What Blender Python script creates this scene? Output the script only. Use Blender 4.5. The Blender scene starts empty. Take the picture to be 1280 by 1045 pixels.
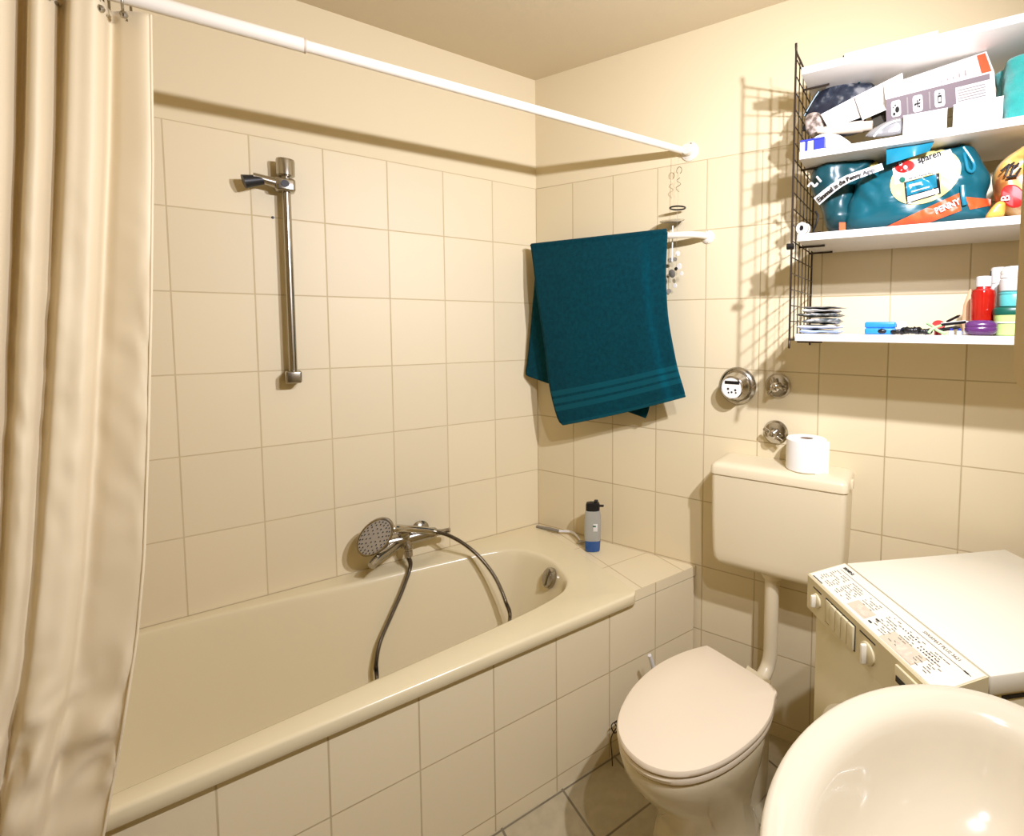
import bpy, bmesh, math, random
from mathutils import Vector, Matrix, noise
random.seed(7)
PI = math.pi
scene = bpy.context.scene
COL = scene.collection

# ------------------------------------------------------------------ camera and room frame
F_PX, YAW, PITCH, ROLL = 623.5027, 0.9076280, -0.0627903, -0.0040358
CX, CY = 791.1083, 446.2008
Z0 = 2.0502277                     # top of the tiling above the floor
CAM = Vector((2.0204078, -1.0347569, -0.5961497 + Z0))
TH = 0.38255518                    # the back wall is not square to the bath wall
CEIL = 2.511
UB = Vector((math.cos(TH), math.sin(TH), 0.0))      # along the back wall
NB = Vector((math.sin(TH), -math.cos(TH), 0.0))     # out of the back wall into the room
CR = (Matrix.Rotation(YAW, 3, 'Z') @ Matrix.Rotation(PITCH, 3, 'X') @ Matrix.Rotation(ROLL, 3, 'Y'))

def W(s, off, z):
    return UB * s + NB * off + Vector((0, 0, z))
def _ray(px, py):
    return CR @ Vector(((px - CX) / F_PX, 1.0, -(py - CY) / F_PX))
def P(px, py, off=None, x=None, y=None, z=None):
    """the point of a plane of the room (wall-parallel, or x / y / z constant) seen at a photo position"""
    d = _ray(px, py)
    if off is not None: t = (off - CAM.dot(NB)) / d.dot(NB)
    elif x is not None: t = (x - CAM.x) / d.x
    elif y is not None: t = (y - CAM.y) / d.y
    else: t = (z - CAM.z) / d.z
    return CAM + d * t
def SZ(px, py, off):
    p = P(px, py, off=off)
    return p.dot(UB), p.z
WB = Matrix.Rotation(TH, 4, 'Z')   # local (s, -off, z) -> world

cam_d = bpy.data.cameras.new('camera')
cam = bpy.data.objects.new('camera', cam_d); COL.objects.link(cam)
M3 = Matrix((CR @ Vector((1, 0, 0)), CR @ Vector((0, 0, 1)), CR @ Vector((0, -1, 0)))).transposed()
cam.matrix_world = Matrix.Translation(CAM) @ M3.to_4x4()
cam_d.sensor_width = 36.0
cam_d.lens = F_PX / 1280 * 36.0
cam_d.shift_x = (640 - CX) / 1280
cam_d.shift_y = (CY - 522.5) / 1280
cam_d.clip_start = 0.01
scene.camera = cam

# ------------------------------------------------------------------ materials
def _new(name):
    m = bpy.data.materials.new(name); m.use_nodes = True
    nt = m.node_tree
    return m, nt, nt.nodes['Principled BSDF']
def mat(name, col, rough=0.5, metal=0.0, coat=0.0, trans=0.0, ior=1.45, bump=0.0, bscale=200.0, sheen=0.0, sss=0.0, var=0.0, vscale=20.0, detail=2.0):
    m, nt, b = _new(name)
    b.inputs['Base Color'].default_value = (*col, 1)
    b.inputs['Roughness'].default_value = rough
    b.inputs['Metallic'].default_value = metal
    b.inputs['Coat Weight'].default_value = coat
    b.inputs['Transmission Weight'].default_value = trans
    b.inputs['IOR'].default_value = ior
    b.inputs['Sheen Weight'].default_value = sheen
    if sss:
        b.inputs['Subsurface Weight'].default_value = sss
        b.inputs['Subsurface Radius'].default_value = (0.02, 0.015, 0.01)
    N, L = nt.nodes, nt.links
    if bump or var:
        tc = N.new('ShaderNodeTexCoord')
    if bump:
        n = N.new('ShaderNodeTexNoise'); n.inputs['Scale'].default_value = bscale; n.inputs['Detail'].default_value = detail
        L.new(tc.outputs['Object'], n.inputs['Vector'])
        bp = N.new('ShaderNodeBump'); bp.inputs['Strength'].default_value = bump; bp.inputs['Distance'].default_value = 0.002
        L.new(n.outputs['Fac'], bp.inputs['Height']); L.new(bp.outputs['Normal'], b.inputs['Normal'])
    if var:
        n2 = N.new('ShaderNodeTexNoise'); n2.inputs['Scale'].default_value = vscale
        L.new(tc.outputs['Object'], n2.inputs['Vector'])
        mx = N.new('ShaderNodeMix'); mx.data_type = 'RGBA'
        mx.inputs['A'].default_value = (*[c * (1 - var) for c in col], 1)
        mx.inputs['B'].default_value = (*[min(1, c * (1 + var)) for c in col], 1)
        L.new(n2.outputs['Fac'], mx.inputs['Factor']); L.new(mx.outputs['Result'], b.inputs['Base Color'])
    return m
def ramp_noise(name, stops, scale=20, rough=0.5, detail=3.0, dist=0.0, coat=0.0):
    m, nt, b = _new(name); N, L = nt.nodes, nt.links
    tc = N.new('ShaderNodeTexCoord'); n = N.new('ShaderNodeTexNoise')
    n.inputs['Scale'].default_value = scale; n.inputs['Detail'].default_value = detail; n.inputs['Distortion'].default_value = dist
    r = N.new('ShaderNodeValToRGB'); r.color_ramp.interpolation = 'CONSTANT' if coat else 'LINEAR'
    while len(r.color_ramp.elements) < len(stops): r.color_ramp.elements.new(0.5)
    for e, (p, c) in zip(r.color_ramp.elements, stops):
        e.position = p; e.color = (*c, 1)
    L.new(tc.outputs['Object'], n.inputs['Vector']); L.new(n.outputs['Fac'], r.inputs['Fac']); L.new(r.outputs['Color'], b.inputs['Base Color'])
    b.inputs['Roughness'].default_value = rough
    return m

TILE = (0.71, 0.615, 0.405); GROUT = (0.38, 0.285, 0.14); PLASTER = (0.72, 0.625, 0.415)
def tile_mat(name, du, ou, su, dv, ov, sv, tile=TILE, grout=GROUT, gw=0.0022, top=None, rough=0.5, var=0.03, mott=0.0, gsoft=0.0016):
    m, nt, b = _new(name); N, L = nt.nodes, nt.links
    geo = N.new('ShaderNodeNewGeometry')
    def math_(op, a, c=None, clamp=False):
        n = N.new('ShaderNodeMath'); n.operation = op; n.use_clamp = clamp
        for i, v in enumerate((a, c)):
            if v is None: continue
            if isinstance(v, (int, float)): n.inputs[i].default_value = v
            else: L.new(v, n.inputs[i])
        return n.outputs[0]
    masks, ids = [], []
    for d, o, s in ((du, ou, su), (dv, ov, sv)):
        dot = N.new('ShaderNodeVectorMath'); dot.operation = 'DOT_PRODUCT'
        L.new(geo.outputs['Position'], dot.inputs[0]); dot.inputs[1].default_value = d
        u = math_('DIVIDE', math_('SUBTRACT', dot.outputs['Value'], o), s)
        fr = math_('FRACT', u); ids.append(math_('FLOOR', u))
        e = math_('MULTIPLY', math_('MINIMUM', fr, math_('SUBTRACT', 1.0, fr)), s)
        masks.append(math_('DIVIDE', math_('SUBTRACT', e, gw * 0.5), gsoft, clamp=True))
    k = math_('MINIMUM', masks[0], masks[1])
    if top is not None:
        sep = N.new('ShaderNodeSeparateXYZ'); L.new(geo.outputs['Position'], sep.inputs[0])
        above = math_('GREATER_THAN', sep.outputs['Z'], top)
        k = math_('MAXIMUM', k, above)
    cv = N.new('ShaderNodeCombineXYZ'); L.new(ids[0], cv.inputs[0]); L.new(ids[1], cv.inputs[1])
    wn = N.new('ShaderNodeTexWhiteNoise'); L.new(cv.outputs[0], wn.inputs['Vector'])
    mx0 = N.new('ShaderNodeMix'); mx0.data_type = 'RGBA'
    mx0.inputs['A'].default_value = (*[c * (1 - var) for c in tile], 1); mx0.inputs['B'].default_value = (*[min(1, c * (1 + var)) for c in tile], 1)
    L.new(wn.outputs['Value'], mx0.inputs['Factor'])
    tilecol = mx0.outputs['Result']
    if mott:
        nm = N.new('ShaderNodeTexNoise'); nm.inputs['Scale'].default_value = 30; nm.inputs['Detail'].default_value = 4
        L.new(geo.outputs['Position'], nm.inputs['Vector'])
        mm = N.new('ShaderNodeMix'); mm.data_type = 'RGBA'; mm.blend_type = 'MULTIPLY'; mm.inputs['Factor'].default_value = mott
        L.new(tilecol, mm.inputs['A']); L.new(nm.outputs['Color'], mm.inputs['B'])
        cr = N.new('ShaderNodeValToRGB'); cr.color_ramp.elements[0].position = 0.35; cr.color_ramp.elements[1].position = 0.65
        cr.color_ramp.elements[0].color = (0.6, 0.6, 0.6, 1); L.new(nm.outputs['Fac'], cr.inputs['Fac']); L.new(cr.outputs['Color'], mm.inputs['B'])
        tilecol = mm.outputs['Result']
    if top is not None:
        mt = N.new('ShaderNodeMix'); mt.data_type = 'RGBA'; L.new(above, mt.inputs['Factor'])
        L.new(tilecol, mt.inputs['A']); mt.inputs['B'].default_value = (*PLASTER, 1); tilecol = mt.outputs['Result']
    mx = N.new('ShaderNodeMix'); mx.data_type = 'RGBA'; L.new(k, mx.inputs['Factor'])
    # grout is dirtier in places
    ng = N.new('ShaderNodeTexNoise'); ng.inputs['Scale'].default_value = 9; ng.inputs['Detail'].default_value = 3
    L.new(geo.outputs['Position'], ng.inputs['Vector'])
    gr = N.new('ShaderNodeMix'); gr.data_type = 'RGBA'
    gr.inputs['A'].default_value = (*grout, 1); gr.inputs['B'].default_value = (*[g * 0.4 + t * 0.6 for g, t in zip(grout, tile)], 1)
    L.new(ng.outputs['Fac'], gr.inputs['Factor'])
    L.new(gr.outputs['Result'], mx.inputs['A']); L.new(tilecol, mx.inputs['B'])
    L.new(mx.outputs['Result'], b.inputs['Base Color'])
    rg = math_('ADD', math_('MULTIPLY', k, rough - 0.85), 0.85)
    if top is not None: rg = math_('MAXIMUM', rg, math_('MULTIPLY', above, 0.9))
    L.new(rg, b.inputs['Roughness'])
    nz = N.new('ShaderNodeTexNoise'); nz.inputs['Scale'].default_value = 14; L.new(geo.outputs['Position'], nz.inputs['Vector'])
    h = math_('ADD', k, math_('MULTIPLY', nz.outputs['Fac'], 0.5))
    bp = N.new('ShaderNodeBump'); bp.inputs['Strength'].default_value = 0.35; bp.inputs['Distance'].default_value = 0.0015
    L.new(h, bp.inputs['Height']); L.new(bp.outputs['Normal'], b.inputs['Normal'])
    return m
M_wl = tile_mat('wall_tiles_left', (0, 1, 0), 0, 0.2, (0, 0, 1), Z0, 0.25, top=Z0 + 0.001, grout=(0.47, 0.37, 0.20))
M_wb = tile_mat('wall_tiles_back', tuple(UB), 0, 0.2, (0, 0, 1), Z0, 0.25, top=Z0 + 0.001)
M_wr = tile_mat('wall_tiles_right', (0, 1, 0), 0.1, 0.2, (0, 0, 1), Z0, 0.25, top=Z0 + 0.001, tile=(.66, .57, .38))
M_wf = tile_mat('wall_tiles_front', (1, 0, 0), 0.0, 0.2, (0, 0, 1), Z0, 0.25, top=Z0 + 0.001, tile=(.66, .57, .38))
M_apron = tile_mat('apron_tiles', (0, 1, 0), 0.2873, 0.2, (0, 0, 1), Z0, 0.25)
M_ledge = tile_mat('ledge_tiles', (1, 0, 0), 0.7204 - 0.2, 0.2, (0, 1, 0), 0.225, 0.2)
M_floor = tile_mat('floor_tiles', (1, 0, 0), 0.927, 0.2, (0, 1, 0), 0.3045, 0.2, tile=(0.44, 0.38, 0.245), grout=(0.06, 0.045, 0.025), gw=0.005, rough=0.45, var=0.05, mott=0.3)
M_plaster = mat('plaster', PLASTER, 0.92, bump=0.25, bscale=260, detail=4)
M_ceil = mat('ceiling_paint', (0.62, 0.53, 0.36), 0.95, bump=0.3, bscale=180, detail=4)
M_enamel = mat('bath_enamel', (0.69, 0.605, 0.39), 0.2, coat=0.3)
M_ceramic = mat('toilet_ceramic', (0.69, 0.605, 0.405), 0.14, coat=0.3)
M_basin = mat('basin_ceramic', (0.62, 0.56, 0.42), 0.14, coat=0.4)
M_plastic = mat('white_plastic', (0.71, 0.625, 0.43), 0.32)
M_lidp = mat('seat_plastic', (0.77, 0.67, 0.50), 0.30)
M_chrome = mat('chrome', (0.56, 0.53, 0.48), 0.13, metal=1.0)
M_satin = mat('satin_chrome', (0.42, 0.39, 0.33), 0.22, metal=1.0)
M_spray = mat('spray_face', (0.42, 0.38, 0.30), 0.45, metal=0.4)
M_dark = mat('dark_rubber', (0.012, 0.012, 0.013), 0.4)
M_black = mat('black_plastic', (0.006, 0.0055, 0.006), 0.35)
M_wire = mat('brown_black_wire', (0.05, 0.036, 0.026), 0.35, metal=0.7)
M_board = mat('white_board', (0.74, 0.71, 0.66), 0.35)
M_curtain, _nt, _b = _new('curtain_fabric')
_b.inputs['Base Color'].default_value = (0.78, 0.68, 0.46, 1); _b.inputs['Roughness'].default_value = 0.6
_b.inputs['Sheen Weight'].default_value = 0.2
_tr = _nt.nodes.new('ShaderNodeBsdfTranslucent'); _tr.inputs['Color'].default_value = (0.78, 0.64, 0.38, 1)
_ms = _nt.nodes.new('ShaderNodeMixShader'); _ms.inputs[0].default_value = 0.22
_o = _nt.nodes['Material Output']
_nt.links.new(_b.outputs[0], _ms.inputs[1]); _nt.links.new(_tr.outputs[0], _ms.inputs[2]); _nt.links.new(_ms.outputs[0], _o.inputs[0])
M_rod = mat('white_lacquer', (0.74, 0.69, 0.59), 0.3)
M_towel = mat('teal_terry', (0.001, 0.044, 0.062), 1.0, sheen=0.03, bump=1.0, bscale=500, detail=3, var=0.4, vscale=70)
M_towel.node_tree.nodes['Principled BSDF'].inputs['Specular IOR Level'].default_value = 0.08
M_towelb = mat('teal_border', (0.001, 0.070, 0.095), 0.95, sheen=0.06, bump=0.6, bscale=900)
M_towelb.node_tree.nodes['Principled BSDF'].inputs['Specular IOR Level'].default_value = 0.08
M_turq = mat('turquoise_terry', (0.02, 0.30, 0.27), 0.95, sheen=0.4, bump=1.0, bscale=500, var=0.2, vscale=60)
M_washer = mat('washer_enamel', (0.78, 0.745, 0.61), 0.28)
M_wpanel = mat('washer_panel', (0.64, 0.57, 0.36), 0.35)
M_print = mat('grey_print', (0.16, 0.14, 0.11), 0.6)
M_printd = mat('dark_print', (0.02, 0.018, 0.016), 0.6)
M_pink = mat('washer_picture', (0.66, 0.50, 0.38), 0.6, var=0.3, vscale=120)
M_gapshade = mat('dark_seam_shade', (0.03, 0.025, 0.015), 0.8)  # real seams, and the painted shade inside the open carton
M_cream = mat('cabinet_side', (0.86, 0.74, 0.52), 0.5)
M_mirror = mat('mirror_glass', (0.9, 0.9, 0.9), 0.02, metal=1.0)
M_paper = mat('tissue_paper', (0.86, 0.84, 0.79), 0.9, bump=0.3, bscale=300)
M_card = mat('cardboard_tube', (0.25, 0.17, 0.10), 0.9)
M_white = mat('white_print', (0.66, 0.65, 0.62), 0.5)
M_whitebox = mat('white_carton', (0.70, 0.68, 0.65), 0.5)
M_mauve = mat('mauve_carton', (0.20, 0.16, 0.17), 0.5)
M_orange = mat('orange_print', (0.62, 0.085, 0.02), 0.45)
M_red = mat('red_print', (0.46, 0.012, 0.010), 0.45)
M_teal = mat('teal_bag_plastic', (0.002, 0.075, 0.100), 0.34, bump=0.35, bscale=40, detail=4)
M_tealL = mat('teal_bag_light', (0.01, 0.16, 0.24), 0.25, bump=0.3, bscale=50)
M_tealD = mat('teal_bag_dark', (0.004, 0.045, 0.055), 0.35, bump=0.4, bscale=40)
M_yellow = mat('pale_yellow_print', (0.58, 0.50, 0.20), 0.5)
M_gold = mat('yellow_plastic', (0.80, 0.62, 0.13), 0.4)
M_navy = mat('navy_blue', (0.02, 0.03, 0.28), 0.45)
M_blue = mat('blue_plastic', (0.02, 0.22, 0.68), 0.35)
M_purple = mat('purple_plastic', (0.10, 0.025, 0.13), 0.22, coat=0.5)
M_green = mat('green_strap', (0.35, 0.66, 0.28), 0.5)
M_lime = mat('lime_plastic', (0.52, 0.70, 0.24), 0.4)
M_dgreen = mat('dark_green_plastic', (0.005, 0.10, 0.065), 0.35)
M_aqua = mat('aqua_plastic', (0.10, 0.46, 0.46), 0.3)
M_redliq = mat('red_liquid', (0.40, 0.008, 0.004), 0.08, coat=0.5, var=0.25, vscale=25)
M_clear = mat('clear_plastic', (0.90, 0.90, 0.88), 0.06, trans=0.95, ior=1.45)
M_gel = mat('grey_gel_bottle', (0.60, 0.62, 0.58), 0.10, trans=0.55, ior=1.4)
M_bluegel = mat('blue_base', (0.01, 0.07, 0.24), 0.2, coat=0.4)
M_beige = mat('beige_plastic', (0.52, 0.44, 0.35), 0.5)
M_grey = mat('grey_foil', (0.30, 0.30, 0.30), 0.3, metal=0.5, bump=0.4, bscale=60)
M_bluefoil = mat('blue_white_foil', (0.42, 0.52, 0.72), 0.35, bump=0.3, bscale=60)
M_pouch = ramp_noise('mottled_pouch', [(0.40, (0.006, 0.008, 0.018)), (0.54, (0.02, 0.027, 0.04)), (0.66, (0.16, 0.16, 0.16))], 32, 0.4)
M_net = ramp_noise('brown_net', [(0.4, (0.10, 0.07, 0.05)), (0.6, (0.45, 0.38, 0.32))], 60, 0.7)
M_foilgrey = ramp_noise('dark_foil', [(0.42, (0.015, 0.018, 0.02)), (0.55, (0.10, 0.12, 0.12)), (0.68, (0.5, 0.5, 0.48))], 45, 0.3)
M_snack = ramp_noise('snack_bag', [(0.36, (0.30, 0.10, 0.02)), (0.48, (0.80, 0.42, 0.10)), (0.6, (0.85, 0.72, 0.42)), (0.7, (0.75, 0.25, 0.10))], 14, 0.3)
M_ora = mat('orange_bag', (0.85, 0.33, 0.06), 0.3, var=0.3, vscale=30)
M_pearl = mat('pearl_disc', (0.88, 0.86, 0.80), 0.25)
M_greydisc = mat('grey_disc', (0.22, 0.20, 0.16), 0.35)
M_gold2 = mat('dial_plate', (0.86, 0.84, 0.78), 0.4)

# ------------------------------------------------------------------ mesh helpers
class MB:
    def __init__(self): self.v = []; self.f = []; self.mi = []; self.mats = None
    def add(self, V, F, M=None, mi=0):
        o = len(self.v)
        self.v += [(M @ Vector(p)) if M is not None else Vector(p) for p in V]
        self.f += [tuple(i + o for i in q) for q in F]; self.mi += [mi] * len(F)
        return self
def box(x0, x1, y0, y1, z0, z1, bev=0.0, seg=2):
    bm = bmesh.new(); bmesh.ops.create_cube(bm, size=1)
    for v in bm.verts:
        v.co = Vector((x0 + (v.co.x + .5) * (x1 - x0), y0 + (v.co.y + .5) * (y1 - y0), z0 + (v.co.z + .5) * (z1 - z0)))
    if bev: bmesh.ops.bevel(bm, geom=list(bm.edges), offset=bev, segments=seg, profile=0.5, affect='EDGES')
    bm.verts.index_update(); r = [v.co.copy() for v in bm.verts], [[v.index for v in f.verts] for f in bm.faces]; bm.free(); return r
def loft(rings, cap0=True, cap1=True, closed=True):
    n = len(rings[0]); V = [p for r in rings for p in r]; F = []
    for i in range(len(rings) - 1):
        for j in range(n if closed else n - 1):
            k = (j + 1) % n
            F.append((i * n + j, i * n + k, (i + 1) * n + k, (i + 1) * n + j))
    if cap0: F.append(tuple(reversed(range(n))))
    if cap1: F.append(tuple((len(rings) - 1) * n + j for j in range(n)))
    return V, F
def lathe(prof, n=32):
    """profile of (radius, height) about local z"""
    rings = [[(r * math.cos(2 * PI * j / n), r * math.sin(2 * PI * j / n), z) for j in range(n)] for r, z in prof]
    return loft(rings, True, True)
def catmull(pts, sub=8, closed=False):
    pts = [Vector(p) for p in pts]; n = len(pts); out = []
    rng = range(n) if closed else range(n - 1)
    for i in rng:
        if closed: p0, p1, p2, p3 = pts[(i - 1) % n], pts[i], pts[(i + 1) % n], pts[(i + 2) % n]
        else: p0, p1, p2, p3 = pts[max(i - 1, 0)], pts[i], pts[i + 1], pts[min(i + 2, n - 1)]
        for k in range(sub):
            t = k / sub
            out.append(0.5 * ((2 * p1) + (p2 - p0) * t + (2 * p0 - 5 * p1 + 4 * p2 - p3) * t * t + (-p0 + 3 * p1 - 3 * p2 + p3) * t ** 3))
    if not closed: out.append(pts[-1].copy())
    return out
def tube(pts, r, n=10, closed=False):
    pts = [Vector(p) for p in pts]; m = len(pts); rings = []
    rr = r if callable(r) else (lambda i: r)
    t0 = (pts[1] - pts[0]).normalized()
    up = Vector((0, 0, 1)) if abs(t0.z) < 0.9 else Vector((1, 0, 0))
    nx = t0.cross(up).normalized()
    for i, p in enumerate(pts):
        if closed: t = (pts[(i + 1) % m] - pts[i - 1]).normalized()
        else: t = (pts[min(i + 1, m - 1)] - pts[max(i - 1, 0)]).normalized()
        nx = (nx - t * nx.dot(t)).normalized(); ny = t.cross(nx)
        rings.append([p + (nx * math.cos(2 * PI * j / n) + ny * math.sin(2 * PI * j / n)) * rr(i) for j in range(n)])
    if closed: rings.append(rings[0]); return loft(rings, False, False)
    return loft(rings)
def cyl_between(a, b, r0, r1=None, n=20):
    r1 = r0 if r1 is None else r1
    return tube([a, b], lambda i: r0 if i == 0 else r1, n)
def axis_mat(origin, zdir, xhint=(0, 0, 1)):
    z = Vector(zdir).normalized(); x = Vector(xhint); x = (x - z * x.dot(z))
    if x.length < 1e-4: x = Vector((1, 0, 0)); x = x - z * x.dot(z)
    x.normalize(); y = z.cross(x)
    M = Matrix((x, y, z)).transposed().to_4x4(); M.translation = Vector(origin); return M
def prism(poly, z0, z1):
    n = len(poly)
    V = [(x, y, z0) for x, y in poly] + [(x, y, z1) for x, y in poly]
    F = [tuple(reversed(range(n))), tuple(range(n, 2 * n))] + [(i, (i + 1) % n, n + (i + 1) % n, n + i) for i in range(n)]
    return V, F
def grid(fn, nu, nv):
    V = [fn(i / nu, j / nv) for j in range(nv + 1) for i in range(nu + 1)]
    F = [(j * (nu + 1) + i, j * (nu + 1) + i + 1, (j + 1) * (nu + 1) + i + 1, (j + 1) * (nu + 1) + i) for j in range(nv) for i in range(nu)]
    return V, F
def pillow(outline, depth, nr=10, wr=0.0, seed=0.0, sub=6, flat=0.5, smooth=True, back=1.0):
    """a stuffed shape: 2-D outline (u, w) filled out by depth towards -y (front) and +y (back); local coords (u, y, w)"""
    o = [Vector((p[0], 0, p[1])) for p in outline]
    if smooth: o = catmull(o, sub, True)
    c = sum(o, Vector()) / len(o); n = len(o); V = []; F = []
    for side in (-1, 1):
        base = len(V)
        for k in range(nr + 1):
            f = k / nr
            for p in o:
                q = c + (p - c) * f
                d = depth * (1 - f ** (2 / flat) if flat else 1 - f * f) ** 0.5 if f < 1 else 0
                if side > 0: d *= back
                w = wr * noise.noise(q * 14 + Vector((seed, seed * 2, side))) + wr * 0.5 * noise.noise(q * 35 + Vector((seed * 3, 1, side)))
                V.append((q.x, side * (d + w * min(1, (1 - f) * 4)), q.z))
        for k in range(nr):
            for j in range(n):
                a, b2 = base + k * n + j, base + k * n + (j + 1) % n
                q = (a, b2, b2 + n, a + n)
                F.append(q if side > 0 else tuple(reversed(q)))
    return V, F
def mesh_obj(name, mb, mats, parent=None, base=None, smooth=35, loc=None):
    me = bpy.data.meshes.new(name)
    b = Vector(base) if base is not None else Vector((0, 0, 0))
    bm = bmesh.new()
    vs = [bm.verts.new(p - b) for p in mb.v]
    if not isinstance(mats, (list, tuple)): mats = [mats]
    for q, mi in zip(mb.f, mb.mi):
        q2 = []
        for i in q:
            if not q2 or vs[i] is not q2[-1]: q2.append(vs[i])
        try: f = bm.faces.new(q2)
        except ValueError: continue
        f.material_index = mi
    bmesh.ops.remove_doubles(bm, verts=bm.verts, dist=1e-5)
    bmesh.ops.recalc_face_normals(bm, faces=bm.faces)
    if smooth:
        a = math.radians(smooth)
        for f in bm.faces: f.smooth = True
        for e in bm.edges:
            if len(e.link_faces) == 2 and e.calc_face_angle(0) > a: e.smooth = False
    bm.to_mesh(me); bm.free()
    for m in mats: me.materials.append(m)
    o = bpy.data.objects.new(name, me); COL.objects.link(o)
    if parent is not None: o.parent = parent
    elif base is not None: o.location = b
    return o
def tag(o, label=None, cat=None, group=None, kind=None):
    if label: o['label'] = label
    if cat: o['category'] = cat
    if group: o['group'] = group
    if kind: o['kind'] = kind
    return o
class Thing:
    """an Empty at the thing's base; parts are given in room coordinates"""
    def __init__(self, name, label, cat, base, group=None):
        self.o = bpy.data.objects.new(name, None); COL.objects.link(self.o)
        self.o.empty_display_size = 0.05
        self.b = Vector(base); self.o.location = self.b
        tag(self.o, label, cat, group)
    def part(self, name, geo, m, sub=None, smooth=35, label=None):
        mb = geo if isinstance(geo, MB) else MB().add(*geo)
        o = mesh_obj(name, mb, m, parent=(sub or self.o), base=self.b, smooth=smooth)
        if label: o['label'] = label
        return o
def single(name, geo, m, label, cat, base, group=None, smooth=35):
    mb = geo if isinstance(geo, MB) else MB().add(*geo)
    return tag(mesh_obj(name, mb, m, base=base, smooth=smooth), label, cat, group)
def text_geo(body, size, M, align='LEFT', fn=None, shear=0.0, space=1.0, bold=0.0):
    cu = bpy.data.curves.new('txt', 'FONT'); cu.body = body; cu.size = size; cu.align_x = align; cu.shear = shear; cu.space_character = space
    cu.offset = bold; cu.resolution_u = 2; cu.extrude = 0.0
    ob = bpy.data.objects.new('txt', cu); COL.objects.link(ob)
    me = bpy.data.meshes.new_from_object(ob)
    V = [v.co.copy() for v in me.vertices]; F = [tuple(p.vertices) for p in me.polygons]
    bpy.data.objects.remove(ob); bpy.data.curves.remove(cu); bpy.data.meshes.remove(me)
    if fn: V = [fn(v.x, v.y) for v in V]
    else: V = [M @ v for v in V]
    return V, F
def X(V, M): return [M @ Vector(p) for p in V]

# ------------------------------------------------------------------ the room
XR = 2.08                                     # right wall
def struct(name, geo, m, smooth=0):
    mb = geo if isinstance(geo, MB) else MB().add(*geo)
    o = mesh_obj(name, mb, m, smooth=smooth); o['kind'] = 'structure'; return o
YB = XR * math.tan(TH)
struct('floor', prism([(-0.1, -1.85), (3.05, -1.85), (3.05, -0.77), (2.18, -0.77), (2.18, YB + 0.12), (0, 0.08), (-0.1, 0.08)], -0.1, 0.0), M_floor)
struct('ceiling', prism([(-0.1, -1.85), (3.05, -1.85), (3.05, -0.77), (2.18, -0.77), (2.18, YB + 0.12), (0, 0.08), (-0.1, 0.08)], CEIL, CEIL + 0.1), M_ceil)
struct('wall_left', box(-0.1, 0, -1.75, 0.0, 0, CEIL), M_wl)
struct('wall_back', MB().add(*box(-0.06, XR / math.cos(TH) + 0.06, 0, 0.1, 0, CEIL), M=WB), M_wb)
struct('wall_right', box(XR, XR + 0.1, -0.97, YB + 0.05, 0, CEIL), M_wr)
M_hall = mat('unseen_hallway_tone', (0.42, 0.37, 0.27), 0.9)  # unseen passage walls, toned darker to absorb bounced light
struct('wall_passage', box(XR + 0.1, 3.0, -0.97, -0.87, 0, CEIL), M_hall)
struct('wall_side', box(3.0, 3.1, -1.85, -0.87, 0, CEIL), M_hall)
struct('wall_front', box(-0.1, 3.0, -1.85, -1.75, 0, CEIL), M_wf)

# tiled bath surround: apron and wedge-shaped ledge
sur = Thing('bath_surround', 'cream tiled front and wedge ledge that box in the bathtub', 'tiled surround', (0.70, -0.7, 0))
sur.part('apron', box(0.695, 0.7204, -1.749, 0.2775, 0, 0.506), M_apron, smooth=0)
mb = MB().add(*prism([(0.004, -0.006), (0.7198, -0.006), (0.7198, 0.2875), (0.004, 0.0005)], 0.5095, 0.545))
sur.part('ledge', mb, M_ledge, smooth=0)
mb = MB().add(*box(0.7204, 0.7212, -0.006, 0.2885, 0.509, 0.5452))
sur.part('ledge_front', mb, M_apron, smooth=0)

# ------------------------------------------------------------------ bathtub
tub = Thing('bathtub', 'built-in cream enamel bathtub along the left wall, tapering to its foot end', 'bathtub', (0.37, -0.86, 0.1))
inner = catmull([Vector((x, y, 0)) for x, y in [(.040, -1.19), (.060, -1.004), (.083, -.821), (.110, -.565), (.140, -.334), (.165, -.235), (.225, -.172), (.34, -.134),
    (.47, -.143), (.545, -.176), (.590, -.245), (.622, -.42), (.651, -.798), (.674, -1.072), (.687, -1.232), (.695, -1.40), (.668, -1.55), (.56, -1.655), (.37, -1.69), (.17, -1.655), (.06, -1.55), (.033, -1.40)]], 10, True)
CT = Vector((0.37, -0.80, 0))
def ray_poly(poly, ang):
    d = Vector((math.cos(ang), math.sin(ang), 0)); best = 0
    for i in range(len(poly)):
        a = poly[i] - CT; b = poly[(i + 1) % len(poly)] - CT; e = b - a
        den = d.x * e.y - d.y * e.x
        if abs(den) < 1e-12: continue
        t = (a.x * e.y - a.y * e.x) / den; u = (a.x * d.y - a.y * d.x) / den
        if t > 0 and -1e-4 <= u <= 1 + 1e-4: best = max(best, t)
    return CT + d * best if best else ray_poly(poly, ang + 1e-4)
def rrect(x0, x1, y0, y1, r, n=8):
    out = []
    for cx, cy, a0 in ((x1 - r, y1 - r, 0), (x0 + r, y1 - r, 90), (x0 + r, y0 + r, 180), (x1 - r, y0 + r, 270)):
        for k in range(n + 1):
            a = math.radians(a0 + 90 * k / n); out.append(Vector((cx + r * math.cos(a), cy + r * math.sin(a), 0)))
    return out
NA = 240
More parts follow.
